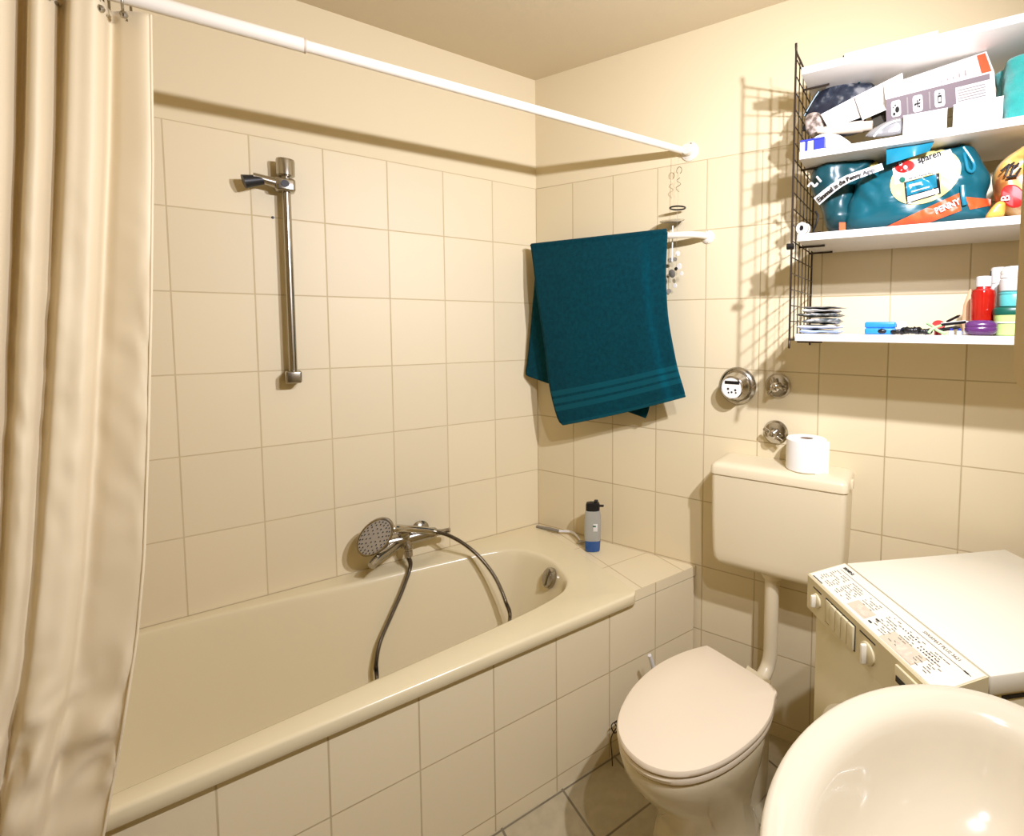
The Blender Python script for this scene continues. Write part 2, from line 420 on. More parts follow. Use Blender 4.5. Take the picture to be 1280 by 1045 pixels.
# angles: even, snapped so that the outer corners are kept
outer = rrect(0.003, 0.742, -1.742, -0.010, 0.022)
angs = sorted([2 * PI * i / NA - PI for i in range(NA)] + [math.atan2(p.y - CT.y, p.x - CT.x) for p in outer])
IN = [ray_poly(inner, a) for a in angs]; OU = [ray_poly(outer, a) for a in angs]
def rg(fn, z): return [Vector((fn(i).x, fn(i).y, z)) for i in range(len(angs))]
def bot(i):   # bottom outline
    p = IN[i] - CT
    q = Vector((p.x * 0.60, p.y * 0.70 - 0.02, 0))
    return CT + q
def mixp(i, f): return IN[i].lerp(bot(i), f)
def outs(i, d):
    p = OU[i]; return Vector((min(max(p.x, 0.003), 0.742 - d) if p.x > 0.37 else p.x, p.y, 0))
rings = [rg(lambda i: outs(i, 0.012), 0.513), rg(lambda i: outs(i, 0.003), 0.513), rg(lambda i: outs(i, 0.0), 0.516), rg(lambda i: outs(i, 0.0), 0.543), rg(lambda i: outs(i, 0.002), 0.5475), rg(lambda i: outs(i, 0.006), 0.5500), rg(lambda i: outs(i, 0.011), 0.5507)]
rings += [rg(lambda i: IN[i].lerp(OU[i], min(1, 0.016 / max(1e-3, (OU[i] - IN[i]).length)) * 0.9), 0.5505), rg(lambda i: IN[i].lerp(OU[i], min(1, 0.006 / max(1e-3, (OU[i] - IN[i]).length)) * 0.9), 0.5485)]
for f, z in ((0, 0.543), (.03, 0.530), (.10, 0.49), (.22, 0.42), (.38, 0.33), (.55, 0.245), (.70, 0.185), (.83, 0.150), (.93, 0.134), (1.0, 0.127)):
    rings.append(rg(lambda i: mixp(i, f), z))
for f in (0.8, 0.5, 0.2, 0.02):
    rings.append([CT + (bot(i) - CT) * f + Vector((0, 0, 0.122)) for i in range(len(angs))])
tub.part('tub_shell', loft(rings, False, True), M_enamel, smooth=50)
kc = P(687, 722, y=-0.158); kn = Vector((0.05, -0.92, 0.38))
KM = axis_mat(kc + Vector((0, 0.006, -0.003)), kn)
mb = MB().add(*lathe([(0.030, -0.012), (0.035, -0.004), (0.037, 0.006), (0.036, 0.014), (0.031, 0.019), (0.016, 0.021), (0.001, 0.0215)], 36), M=KM)
knob = tub.part('overflow_knob', mb, M_satin, label='chrome overflow knob')
tub.part('knob_grip', MB().add(*box(-0.028, 0.028, -0.006, 0.006, 0.019, 0.027, 0.003), M=KM), M_satin, sub=knob)

# ------------------------------------------------------------------ shower rail on the bath wall
sr = Thing('shower_rail', 'chrome vertical shower rail fixed to the tiles above the bath', 'shower rail', (0, -0.909, 1.27))
YR = -0.909
sr.part('bar', cyl_between((0.050, YR, 1.285), (0.050, YR, 1.955), 0.0115, n=24), M_satin)
mb = MB().add(*lathe([(0.020, 1.925), (0.0245, 1.929), (0.0255, 1.972), (0.024, 1.979), (0.016, 1.981)], 32), M=Matrix.Translation((0.050, YR, 0)))
mb.add(*box(0.0, 0.05, YR - 0.012, YR + 0.012, 1.935, 1.962, 0.003))
sr.part('top_cap', mb, M_satin)
mb = MB().add(*box(0.0, 0.073, YR - 0.022, YR + 0.022, 1.262, 1.302, 0.006, 3))
sr.part('bottom_cap', mb, M_satin)
mb = MB().add(*box(0.026, 0.074, YR - 0.030, YR + 0.024, 1.876, 1.918, 0.008, 3))
mb.add(*cyl_between((0.055, YR - 0.02, 1.899), (0.062, YR - 0.085, 1.908), 0.016, 0.0125, 24))
sl = sr.part('slider', mb, M_satin)
sr.part('handset_socket', MB().add(*cyl_between((0.058, YR - 0.055, 1.905), (0.064, YR - 0.108, 1.888), 0.0135, 0.0205, 24)), M_dark, sub=sl, label='black handset socket')
sr.part('clamp_screw', MB().add(*cyl_between((0.070, YR - 0.004, 1.898), (0.0775, YR - 0.004, 1.898), 0.011, n=20)), M_dark, sub=sl, label='dark clamp screw')
pl = P(341, 272, x=0.0)
single('wall_plug', MB().add(*lathe([(0.0038, -0.004), (0.0045, 0.0008), (0.001, 0.0012)], 14), M=axis_mat(pl, (1, 0, 0))), M_dark, 'tiny dark plug in a drilled hole beside the shower rail', 'wall plug', pl)

# ------------------------------------------------------------------ bath mixer, handset, hose
mx = Thing('bath_mixer', 'chrome bath mixer tap on the wall above the bath rim', 'tap', (0, -0.58, 0.63))
for yy in (-0.655, -0.515):
    mb = MB().add(*lathe([(0.032, 0.0), (0.033, 0.006), (0.026, 0.014), (0.016, 0.018), (0.016, 0.052)], 28), M=axis_mat((0, yy, 0.655), (1, 0, 0)))
    mx.part('wall_rosette', mb, M_satin)
mb = MB().add(*tube(catmull([(0.062, -0.69, 0.652), (0.062, -0.66, 0.655), (0.062, -0.58, 0.655), (0.062, -0.52, 0.655), (0.062, -0.495, 0.653)], 4), lambda i: 0.021 + 0.004 * math.sin(i / 16 * PI), 20))
mb.add(*cyl_between((0.062, -0.58, 0.655), (0.075, -0.58, 0.625), 0.024, 0.02))
mx.part('mixer_body', mb, M_satin)
mb = MB().add(*tube(catmull([(0.062, -0.60, 0.645), (0.10, -0.645, 0.642), (0.135, -0.69, 0.637), (0.155, -0.715, 0.625)], 5), lambda i: 0.017 - 0.003 * i / 15, 16))
mx.part('spout', mb, M_satin)
mb = MB().add(*lathe([(0.019, 0.0), (0.021, 0.01), (0.020, 0.028), (0.014, 0.036), (0.001, 0.037)], 24), M=axis_mat((0.062, -0.505, 0.655), (0.3, 1, -0.1)))
mb.add(*tube([(0.066, -0.49, 0.652), (0.085, -0.455, 0.655), (0.10, -0.43, 0.662)], lambda i: (0.014, 0.011, 0.009)[i], 12))
mx.part('lever', mb, M_satin)
mb = MB()
mb.add(*lathe([(0.015, 0.0), (0.0155, 0.012), (0.0125, 0.014), (0.0125, 0.02), (0.0145, 0.022), (0.0145, 0.04), (0.009, 0.046)], 20), M=axis_mat((0.083, -0.578, 0.636), (0.30, -0.06, -1)))
mx.part('hose_connector', mb, M_satin)
mb = MB().add(*lathe([(0.020, 0.0), (0.021, 0.012), (0.016, 0.02)], 20), M=axis_mat((0.068, -0.585, 0.665), (0.25, 0, 1)))
mb.add(*box(-0.026, 0.026, -0.006, 0.022, 0.016, 0.034, 0.005), M=axis_mat((0.068, -0.585, 0.665), (0.25, 0, 1)))
mx.part('handset_cradle', mb, M_satin)

hs = Thing('hand_shower', 'round chrome hand shower lying in the cradle of the bath mixer', 'hand shower', (0.1, -0.68, 0.70))
HC = P(469, 671, x=0.125); HN = Vector((0.90, -0.36, 0.10)).normalized()
hp = [P(494, 661, x=0.112), P(507, 661, x=0.092), P(524, 662, x=0.084), P(541, 664, x=0.088)]
HM = axis_mat(HC, HN, (0.1, 0.6, 0.75))
EL = Matrix.Diagonal((1.28, 0.86, 1, 1))
mb = MB().add(*lathe([(0.012, -0.034), (0.040, -0.026), (0.054, -0.012), (0.058, 0.0), (0.056, 0.006), (0.052, 0.008)], 40), M=HM @ EL)
hd = hs.part('spray_head', mb, M_satin)
mb = MB().add(*lathe([(0.051, 0.0065), (0.050, 0.0095), (0.001, 0.0105)], 40), M=HM @ EL)
for r_, n_ in ((0.014, 6), (0.026, 12), (0.038, 18), (0.046, 24)):
    for k in range(n_):
        a = 2 * PI * k / n_
        mb.add(*lathe([(0.0024, 0.009), (0.0018, 0.0135), (0.0005, 0.0137)], 6), M=HM @ EL @ Matrix.Translation((r_ * math.cos(a), r_ * math.sin(a), 0)), mi=1)
hs.part('spray_face', mb, [M_spray, M_dark], sub=hd)
hpath = catmull([HC - HN * 0.016, HC - HN * 0.022 + Vector((0, 0.025, 0.005))] + hp, 5)
hs.part('handle', MB().add(*tube(hpath, lambda i: 0.0165 - 0.0045 * i / len(hpath), 18)), M_chrome)

# hose: from the connector down into the bath, along its floor and back up to the handset
ha = [Vector((0.098, -0.583, 0.596)), P(513, 708, x=0.125), P(503, 738, x=0.145), P(489, 770, x=0.158), P(475, 803, x=0.172), P(470, 830, x=0.190), P(471, 848, x=0.210)]
hb = [P(637, 776, x=0.33), P(632, 752, x=0.29), P(619, 722, x=0.25), P(600, 697, x=0.20), P(580, 680, x=0.155), P(560, 669, x=0.115)] + [hp[-1]]
low = [Vector((0.29, -0.735, 0.155)), Vector((0.36, -0.66, 0.137)), Vector((0.42, -0.54, 0.137)), Vector((0.41, -0.42, 0.150)), Vector((0.37, -0.36, 0.225))]
HP = catmull(ha + low + hb, 40)
hose = Thing('shower_hose', 'ribbed metal shower hose looping from the mixer down into the bathtub', 'hose', HP[0])
hose.part('hose_sheath', MB().add(*tube(HP, lambda i: 0.0082 if i % 2 else 0.0060, 10)), mat('hose_metal', (0.34, 0.31, 0.26), 0.25, metal=1.0), smooth=30)
hose.part('end_nut', MB().add(*cyl_between(HP[0] + Vector((-.004, 0, .012)), HP[3], 0.0105, n=14)), M_satin)
hose.part('end_nut', MB().add(*cyl_between(hp[-1], HP[-14], 0.0105, 0.0095, n=14)), M_satin)

# ------------------------------------------------------------------ curtain rod, rings, curtain
def rodz(y): return 2.0875 + (y - 0.27) * 0.0165
RX = 0.672
rod = Thing('curtain_rod', 'white telescopic shower curtain rod running from the back wall over the bath', 'curtain rod', (RX, -0.7, 2.07))
yw = (RX / math.cos(TH)) * math.sin(TH)
rod.part('inner_tube', cyl_between((RX, yw - 0.03, rodz(yw)), (RX, -0.92, rodz(-0.92)), 0.0125, n=24), M_rod)
rod.part('outer_tube', cyl_between((RX, -0.906, rodz(-0.906)), (RX, -1.745, rodz(-1.745)), 0.0150, n=24), M_rod)
mb = MB().add(*lathe([(0.0150, 0), (0.0155, 0.002), (0.0155, 0.004), (0.0125, 0.0045)], 24), M=axis_mat((RX, -0.907, rodz(-0.907)), (0, 1, 0)))
rod.part('sleeve_ring', mb, M_beige, label='narrow joint between the two tubes')
fl = W(RX / math.cos(TH) + 0.008, 0, rodz(yw))
mb = MB().add(*lathe([(0.034, 0), (0.034, 0.005), (0.022, 0.010), (0.019, 0.012), (0.0185, 0.036), (0.017, 0.038)], 28), M=axis_mat(fl, NB))
fg = rod.part('wall_flange', mb, M_rod)
for dx, dz in ((0.006, 0.024), (-0.012, -0.020)):
    rod.part('screw', MB().add(*lathe([(0.005, 0), (0.005, 0.002), (0.002, 0.003)], 12), M=axis_mat(fl + UB * dx + Vector((0, 0, dz)) + NB * 0.0055, NB)), M_satin, sub=fg)

# curtain: folds as a plan profile, wider and calmer towards the hem
prof = [(-1.150, .688), (-1.157, .690), (-1.168, .686), (-1.188, .672), (-1.204, .659), (-1.2115, .688), (-1.221, .706), (-1.237, .705), (-1.252, .700), (-1.260, .668), (-1.268, .660), (-1.276, .690), (-1.286, .706),
        (-1.298, .698), (-1.306, .664), (-1.314, .662), (-1.322, .700), (-1.345, .712), (-1.365, .700), (-1.378, .662), (-1.395, .668), (-1.410, .708), (-1.440, .712), (-1.455, .665), (-1.480, .668), (-1.495, .710), (-1.530, .708), (-1.545, .662), (-1.570, .665), (-1.59, .708), (-1.63, .706), (-1.65, .665), (-1.68, .664), (-1.70, .70), (-1.725, .69)]
pf = catmull([Vector((x, y, 0)) for y, x in prof], 6)
NP = len(pf)
ZT, ZB = 2.035, 0.16
EDGE = [(188, -20), (189, 60), (190, 130), (191, 200), (189, 380), (185, 560), (180, 700), (171, 800), (152, 920), (132, 1030), (116, 1110), (95, 1240), (80, 1400), (70, 1700)]
def edge_y(x, z):
    y = -1.16
    for _ in range(6):
        d = (Vector((x, y, z)) - CAM); c = CR.transposed() @ d
        py = CY - F_PX * c.z / c.y
        for (x0, y0), (x1, y1) in zip(EDGE, EDGE[1:]):
            if py <= y1 or (x1, y1) == EDGE[-1]: break
        px = x0 + (x1 - x0) * (py - y0) / (y1 - y0)
        y = P(px, py, x=x).y
    return y
def cur(u, t):
    i = min(int(u * (NP - 1)), NP - 2); fr = u * (NP - 1) - i
    p = pf[i].lerp(pf[i + 1], fr)
    z = ZT + (ZB - ZT) * t
    # mean plan line
    amp = 1.0 - 0.62 * min(1, t * 1.5)
    k = t ** 1.35
    x = .688 + (p.x - .688) * amp + 0.010 * math.sin(u * 23 + t * 4) * t
    x += 0.085 * min(1, max(0, (2.0 - z) / 1.45)) ** 1.2
    dd_ = prof[0][0] - p.y
    y = prof[0][0] - dd_ * (1 + 1.25 * t * math.exp(-dd_ / .15))
    q = Vector((u * 6, t * 9, 1.7))
    x += 0.006 * noise.noise(q * 1.3) * (0.4 + t)
    # crumple a little above the bath rim
    g = math.exp(-((t - 0.71) / 0.07) ** 2)
    x += g * 0.024 * noise.noise(Vector((u * 14 + t * 10, t * 22 - u * 12, 4.0)))
    x += g * 0.016 * (0.5 - abs(noise.noise(Vector((u * 11 - t * 9, t * 30 + u * 6, 14.0))))) * 1.2
    g2 = math.exp(-((t - 0.40) / 0.18) ** 2)
    x += g2 * 0.0035 * noise.noise(Vector((u * 24 + t * 14, t * 38, 9.0)))
    y += (edge_y(x, z) - prof[0][0]) * (1 - u) ** 1.1
    return Vector((x, y, z))
cb = MB().add(*grid(cur, 260, 170))
cur_o = Thing('shower_curtain', 'cream shower curtain hanging in folds at the head of the bath', 'shower curtain', (0.69, -1.44, 0.16))
cpart = cur_o.part('curtain_cloth', cb, M_curtain, smooth=180)
sd = cpart.modifiers.new('thickness', 'SOLIDIFY'); sd.thickness = 0.0012
edge_pts = [cur(0.0, k / 60) for k in range(61)]
cur_o.part('side_hem', MB().add(*tube(edge_pts, 0.0022, 8)), M_curtain, smooth=80)

ring_y = [-1.186, -1.2155, -1.2235, -1.275, -1.33, -1.40, -1.48, -1.56, -1.64]
ring_lbl = ['thin metal curtain ring next to the free edge of the curtain', 'metal curtain hook over the first deep fold of the curtain', 'metal curtain hook just left of another above the first fold',
            'metal curtain ring above the narrow dark fold']
for k, yy in enumerate(ring_y):
    c = Vector((RX, yy, rodz(yy) - 0.012))
    pts = [c + Vector((0.031 * math.cos(a), 0.004 * math.sin(a * 0.5), 0.034 * math.sin(a))) for a in [math.radians(-60 + 340 * i / 26) for i in range(27)]]
    t = Thing('curtain_ring', ring_lbl[k] if k < len(ring_lbl) else 'metal curtain ring on the rod deep among the curtain folds', 'curtain ring', c, 'curtain rings on the rod')
    t.part('ring', MB().add(*tube(pts, 0.0022, 8)), M_satin)
    t.part('hook_bead', MB().add(*lathe([(0.0005, -0.0065), (0.0045, -0.005), (0.0065, 0), (0.0045, 0.005), (0.0005, 0.0065)], 12), M=Matrix.Translation(c + Vector((0.026, 0, -0.034)))), M_satin)

# ------------------------------------------------------------------ towel rail and towel
OFR = 0.088
tr = Thing('towel_rail', 'white bow-shaped towel rail screwed to the back wall tiles', 'towel rail', W(0.42, 0, 1.78))
zr = 1.776
pts = catmull([W(0.052, 0.004, zr), W(0.053, 0.05, zr), W(0.075, OFR - 0.006, zr), W(0.13, OFR, zr), W(0.4, OFR, zr), W(0.66, OFR, zr), W(0.735, OFR - 0.008, zr), W(0.785, 0.055, zr), W(0.806, 0.004, zr)], 8)
tr.part('rail', MB().add(*tube(pts, 0.0115, 16)), M_rod)
for s in (0.052, 0.807):
    r = tr.part('wall_rosette', MB().add(*lathe([(0.024, 0), (0.024, 0.004), (0.018, 0.010), (0.012, 0.013)], 24), M=axis_mat(W(s, 0, zr - 0.002), NB)), M_rod)
    for dz in (0.0185, -0.0185):
        tr.part('screw', MB().add(*lathe([(0.0038, 0), (0.0038, 0.0022), (0.001, 0.003)], 10), M=axis_mat(W(s, 0.0045, zr + dz - 0.002), NB)), M_satin, sub=r)

def lerp2(a, b, t): return (a[0] + (b[0] - a[0]) * t, a[1] + (b[1] - a[1]) * t)
ztop = zr + 0.0145
FO, BO = 0.112, 0.068
fTL, fTR = SZ(665, 309, 0.095), SZ(835, 291, 0.095)
L_front = [fTL, SZ(671, 350, FO), SZ(683, 430, FO), SZ(690, 484, FO), SZ(700, 522, FO), SZ(706, 530, FO)]
R_front = [fTR, SZ(832, 340, FO), SZ(835, 395, FO), SZ(845, 450, FO), SZ(855, 486, FO), SZ(857, 495, FO)]
bTL, bTR = (fTL[0], fTL[1]), (fTR[0] - 0.02, fTR[1])
L_back = [bTL, SZ(664, 360, 0.085), SZ(658, 440, 0.085), SZ(655, 466, 0.085), SZ(657, 470, 0.085)]
R_back = [bTR, SZ(828, 340, BO), SZ(822, 430, BO), SZ(811, 505, BO), SZ(806, 523, BO)]
def poly_at(pl_, t):
    c = catmull([Vector((a, b, 0)) for a, b in pl_], 10); k = t * (len(c) - 1); i = min(int(k), len(c) - 2)
    return c[i].lerp(c[i + 1], k - i)
_pc = {}
def pat(key, pl_, t):
    if key not in _pc:
        c = catmull([Vector((a, b, 0)) for a, b in pl_], 20); d = [0.0]
        for p, q in zip(c, c[1:]): d.append(d[-1] + (q - p).length)
        out = []; i = 0
        for m in range(61):
            t_ = d[-1] * m / 60
            while i < len(c) - 2 and d[i + 1] < t_: i += 1
            out.append(c[i].lerp(c[i + 1], (t_ - d[i]) / max(1e-9, d[i + 1] - d[i])))
        _pc[key] = out
    c = _pc[key]; k = t * (len(c) - 1); i = min(int(k), len(c) - 2); return c[i].lerp(c[i + 1], k - i)
def towel(u, v):
    # v: 0 front hem .. 0.5 over the rail .. 1 back hem
    if v <= 0.48:
        t = 1 - v / 0.48
        a, b = pat('LF', L_front, t), pat('RF', R_front, t)
        q = a.lerp(b, u)
        fold = 0.012 * (1 / (1 + math.exp(-(0.865 + 0.03 * t - u) * 130))) * min(1, t * 6)      # the folded strip at the right
        off = 0.103 + 0.010 * min(1, t * 4) + fold - 0.006
        off += 0.004 * t * noise.noise(Vector((u * 5, t * 4, 2))) + 0.006 * t * math.sin(u * 7 + 0.6)
        z = q.y - 0.010 * t * math.sin(u * PI) * 0.6
        s = q.x
    elif v >= 0.52:
        t = (v - 0.52) / 0.48
        a, b = pat('LB', L_back, t), pat('RB', R_back, t)
        q = a.lerp(b, u)
        off = 0.074 - 0.010 * min(1, t * 4) + 0.012 * t * (1 - u) + 0.004 * t * noise.noise(Vector((u * 5, t * 4, 8)))
        z = q.y; s = q.x
    else:
        w_ = (v - 0.48) / 0.04
        a = Vector(fTL + (0,)).lerp(Vector(fTR + (0,)), u); b = Vector(bTL + (0,)).lerp(Vector(bTR + (0,)), u)
        q = a.lerp(b, w_); an = PI * w_
        off = OFR + 0.0165 * math.cos(an); s = q.x; z = q.y + 0.012 * math.sin(an)
    p = W(s, off, z)
    if p.x < 0.006: p.x = 0.006
    return p
tb = MB(); NU, NV = 70, 150
tV, tF = grid(towel, NU, NV)
tb.add(tV, tF)
for i, f in enumerate(tF):
    v = (i // NU + 0.5) / NV
    t = 1 - v / 0.48
    if any(abs(t - c) < w_ for c, w_ in ((0.822, 0.010), (0.865, 0.014), (0.905, 0.010))) or t > 0.985 and v < 0.48:
        tb.mi[i] = 1
tw = Thing('towel', 'dark teal bath towel draped over the white towel rail', 'towel', W(0.42, OFR, 1.1))
tc = tw.part('towel_cloth', tb, [M_towel, M_towelb], smooth=180)
sd = tc.modifiers.new('pile', 'SOLIDIFY'); sd.thickness = 0.005; sd.offset = 1.0
hemp = [towel(0.0, 0.48 * (1 - k / 40)) for k in range(41)]
tw.part('side_hem', MB().add(*tube([p + NB * 0.002 for p in hemp], 0.0032, 8)), M_towelb, smooth=80)
hemp = [towel(k / 40, 0.0) for k in range(41)]
tw.part('bottom_hem', MB().add(*tube([p + NB * 0.002 for p in hemp], 0.0036, 8)), M_towelb, smooth=80)

# hanging chime behind the end of the rail
hx = Vector((RX, 0.222, 0)); 
def OR(px, py): return P(px, py, off=0.05)
ch = Thing('wind_chime', 'small hanging chime of clear and pearly discs below the curtain rod end', 'hanging chime', OR(846, 260))
top = Vector((RX, 0.222, rodz(0.222) - 0.013))
ch.part('cord', MB().add(*tube([top, OR(848, 212), OR(847, 258), OR(846, 300), OR(845, 355)], 0.0007, 6)), M_clear)
ce = OR(849, 213)
ch.part('hook', MB().add(*tube([ce + UB * 0.010 * math.cos(a) + Vector((0, 0, 0.012 * math.sin(a))) for a in [math.radians(-70 + 300 * i / 20) for i in range(21)]], 0.0013, 8)), M_satin)
ch.part('hook', MB().add(*tube(catmull([OR(850, 222), OR(846, 226), OR(851, 230), OR(845, 235), OR(849, 240)], 5), 0.0011, 6)), M_satin)
rc = OR(847, 260)
ch.part('ring', MB().add(*tube([rc + UB * 0.028 * math.cos(a) + NB * 0.028 * math.sin(a) for a in [2 * PI * i / 30 for i in range(30)]], 0.0030, 8, True)), M_black, label='black ring')
dc = OR(840, 276)
ch.part('clear_plate', MB().add(*lathe([(0.045, -0.001), (0.046, 0.0), (0.045, 0.001)], 32), M=axis_mat(dc, Vector((0.2, -0.3, 1)))), M_clear)
ch.part('stick', MB().add(*cyl_between(OR(841, 282), OR(840, 327), 0.0022, n=10)), M_pearl)
for px, py, r, m in ((847, 317, .0095, M_pearl), (844, 324, .0075, M_greydisc), (838, 325, .0085, M_greydisc), (849, 333, .0115, M_pearl), (852, 342, .0085, M_pearl), (840, 342, .0155, M_greydisc), (845, 336, .007, M_satin), (844, 357, .0080, M_pearl), (836, 364, .0095, M_greydisc)):
    c = OR(px, py)
    ch.part('disc', MB().add(*lathe([(r * .9, -0.0008), (r, 0), (r * .9, 0.0008)], 20), M=axis_mat(c, NB + UB * random.uniform(-.3, .5) + Vector((0, 0, random.uniform(-.3, .3))))), m)

# ------------------------------------------------------------------ things on the ledge
bc = P(735, 689, z=0.5455) + Vector((0.006, 0.018, 0))
BM = axis_mat(bc, (0.01, 0.0, 1), (0.62, 0.78, 0)) @ Matrix.Scale(1.06, 4)
def oval(rx, ry, z, n=36, e=2.6):
    out = []
    for j in range(n):
        a = 2 * PI * j / n; c, s = math.cos(a), math.sin(a)
        out.append((rx * abs(c) ** (2 / e) * (1 if c >= 0 else -1), ry * abs(s) ** (2 / e) * (1 if s >= 0 else -1), z))
    return out
bt = Thing('shampoo_bottle', 'clear shampoo bottle with navy flip cap and blue base on the bath ledge', 'bottle', bc)
bt.part('blue_base', MB().add(*loft([oval(.024, .014, 0), oval(.028, .017, .003), oval(.0295, .018, .02), oval(.0305, .0185, .043)]), M=BM), M_bluegel)
bt.part('bottle_body', MB().add(*loft([oval(.0306, .0186, .0432), oval(.0320, .0195, .075), oval(.0320, .0195, .11), oval(.0305, .0185, .14), oval(.028, .0175, .157), oval(.024, .015, .160)]), M=BM), M_gel)
fl_ = bt.part('cap', MB().add(*loft([oval(.026, .0165, .158), oval(.0265, .017, .162), oval(.0265, .017, .180), oval(.024, .015, .187), oval(.012, .008, .1895)]), M=BM), M_black, label='navy black flip cap')
bt.part('spout', MB().add(*box(.010, .042, -.006, .006, .172, .1785, .002), M=BM).add(*box(.004, .020, -.012, .012, .182, .1965, .004), M=BM), M_black, sub=fl_)
bt.part('label', MB().add(*box(.004, .020, -.0204, -.0193, .083, .112, .0003), M=BM), M_white)
bt.part('label_mark', MB().add(*box(.002, .014, -.0208, -.0200, .100, .106, .0002), M=BM), M_dgreen)

r0, r1, r2 = P(671, 658, z=0.556), P(699, 664, z=0.560), P(716, 665.5, z=0.562)
r3 = P(726, 676, z=0.560)
rz = Thing('razor', 'grey and white safety razor lying on the bath ledge beside the bottle', 'razor', r1)
rz.part('grip', MB().add(*tube([r0, r0.lerp(r1, .5) + Vector((0, 0, .001)), r1], lambda i: (.0055, .0068, .0062)[i], 12)), M_greydisc, label='grey rubber grip')
rz.part('neck', MB().add(*tube(catmull([r1, r2, r3], 6), lambda i: .0055 - .0015 * i / 12, 12)), M_white)
rz.part('razor_head', MB().add(*box(-.02, .02, -.006, .006, -.004, .004, .0015), M=axis_mat(r3 + Vector((0.004, 0.002, -.003)), (.3, -.3, 1), (0.6, 0.8, 0))), M_satin)

# ------------------------------------------------------------------ toilet
to = Thing('toilet', 'cream ceramic toilet with closed lid standing beside the tiled bath front', 'toilet', (1.10, -0.08, 0))
lid2 = [(.947, .099), (.926, .013), (.924, -.088), (.952, -.198), (1.011, -.293), (1.079, -.333), (1.150, -.334), (1.205, -.308), (1.243, -.266), (1.268, -.205), (1.279, -.132), (1.276, -.045), (1.258, .030), (1.226, .092)]
back2 = [(1.205, .122), (1.13, .123), (1.03, .117), (.962, .111)]
LO = catmull([Vector((x, y, 0)) for x, y in lid2 + back2], 7, True)
LC = Vector((1.10, -0.09, 0))
def sc(o, k, z, dx=0, dy=0): return [LC + (p - LC) * k + Vector((dx, dy, z)) for p in o]
zl = 0.430
to.part('lid', loft([sc(LO, .965, zl - .016), sc(LO, .99, zl - .0165), sc(LO, 1.0, zl - .013), sc(LO, .998, zl - .007), sc(LO, .985, zl - .002), sc(LO, .95, zl + .0008), sc(LO, .5, zl + .002), sc(LO, .02, zl + .0025)]), M_lidp)
to.part('seat', loft([sc(LO, .70, zl - .020), sc(LO, .94, zl - .0195), sc(LO, .985, zl - .021), sc(LO, .995, zl - .027), sc(LO, .985, zl - .036), sc(LO, .955, zl - .039), sc(LO, .70, zl - .039)], True, True), M_lidp)
def bring(k, z, cx, cy, r, f):
    """blend from the rim outline (f = 0) to a round foot (f = 1)"""
    out = []
    for p in LO:
        d = (p - LC)
        if p.y > 0: d = Vector((d.x * (1 - .38 * min(1, p.y / .10) * min(1, (zl - z) / .06)), d.y * .96, 0))
        a = math.atan2(d.y, d.x)
        q = Vector((cx + r * math.cos(a), cy + r * 1.12 * math.sin(a), 0))
        out.append((LC + d * k).lerp(q, f) + Vector((0, 0, z)))
    return out
to.part('bowl', loft([bring(.92, zl - .041, 1.1, -.09, .13, 0), bring(.965, zl - .044, 1.1, -.09, .13, 0), bring(.975, zl - .056, 1.1, -.09, .13, 0), bring(.965, zl - .085, 1.1, -.09, .13, .05), bring(.94, .30, 1.1, -.06, .14, .20),
    bring(.90, .245, 1.1, -.055, .13, .48), bring(.88, .195, 1.1, -.055, .126, .75), bring(.85, .150, 1.1, -.055, .124, .93), bring(.8, .11, 1.1, -.05, .124, 1), bring(.8, .06, 1.1, -.045, .131, 1), bring(.8, .02, 1.1, -.04, .142, 1), bring(.8, .001, 1.1, -.04, .145, 1)]), M_ceramic, smooth=60)
mb = MB().add(*loft([[Vector((1.10 + .10 * x, y, z + 0.0)) for x, y, z in ((-.5, .04, .0), (.5, .04, .0), (.5, .04, .29), (-.5, .04, .29))], [Vector((1.075 + .048 * x, y, z)) for x, y, z in ((-1, .20, .0), (1, .20, .0), (1, .20, .34), (-1, .20, .34))], [Vector((1.06 + .045 * x, y, z)) for x, y, z in ((-1, .235, .05), (1, .235, .05), (1, .235, .34), (-1, .235, .34))]]))
to.part('outlet_back', mb, M_ceramic, smooth=60)
for hx_ in (.985, 1.165):
    to.part('hinge', MB().add(*cyl_between((hx_ - .018, .108, zl - .030), (hx_ + .018, .111, zl - .030), .010, n=16)).add(*box(hx_ - .01, hx_ + .01, .10, .118, zl - .052, zl - .030, .003)), M_lidp)
to.part('bolt_cap', MB().add(*lathe([(.014, 0), (.014, .006), (.009, .014), (.001, .016)], 16), M=axis_mat((1.228, -.055, .025), (1, 0, .15))), M_plastic)
to.part('bolt_cap', MB().add(*lathe([(.014, 0), (.014, .006), (.009, .014), (.001, .016)], 16), M=axis_mat((0.972, -.055, .025), (-1, 0, .15))), M_plastic)

# ------------------------------------------------------------------ cistern
ci = Thing('toilet_cistern', 'cream plastic cistern hung on the back wall above the toilet', 'cistern', W(1.10, 0, 0.66))
def tank_ring(s0, s1, o0, o1, z, r=0.018, n=5):
    out = []
    for cx, cy, a0 in ((s1 - r, -o0 - .001, None), (s0 + r, -o0 - .001, None), (s0 + r, -o1 + r, 180), (s1 - r, -o1 + r, 270)):
        if a0 is None:
            out.append(Vector((cx + (r if cx > (s0 + s1) / 2 else -r), cy, z)))
        else:
            for k in range(n + 1):
                a = math.radians(a0 + 90 * k / n); out.append(Vector((cx + r * math.cos(a), cy + r * math.sin(a), z)))
    return [WB @ p for p in out]
S0, S1, OF = 0.886, 1.312, 0.150
def tk(ins, io, z): return tank_ring(S0 + ins, S1 - ins, 0, OF - io, z)
ci.part('tank', loft([tk(.055, .03, .646), tk(.036, .014, .648), tk(.020, .007, .656), tk(.010, .004, .670), tk(.006, .003, .695), tk(.002, .001, .80), tk(0, 0, .955)]), M_plastic, smooth=40)
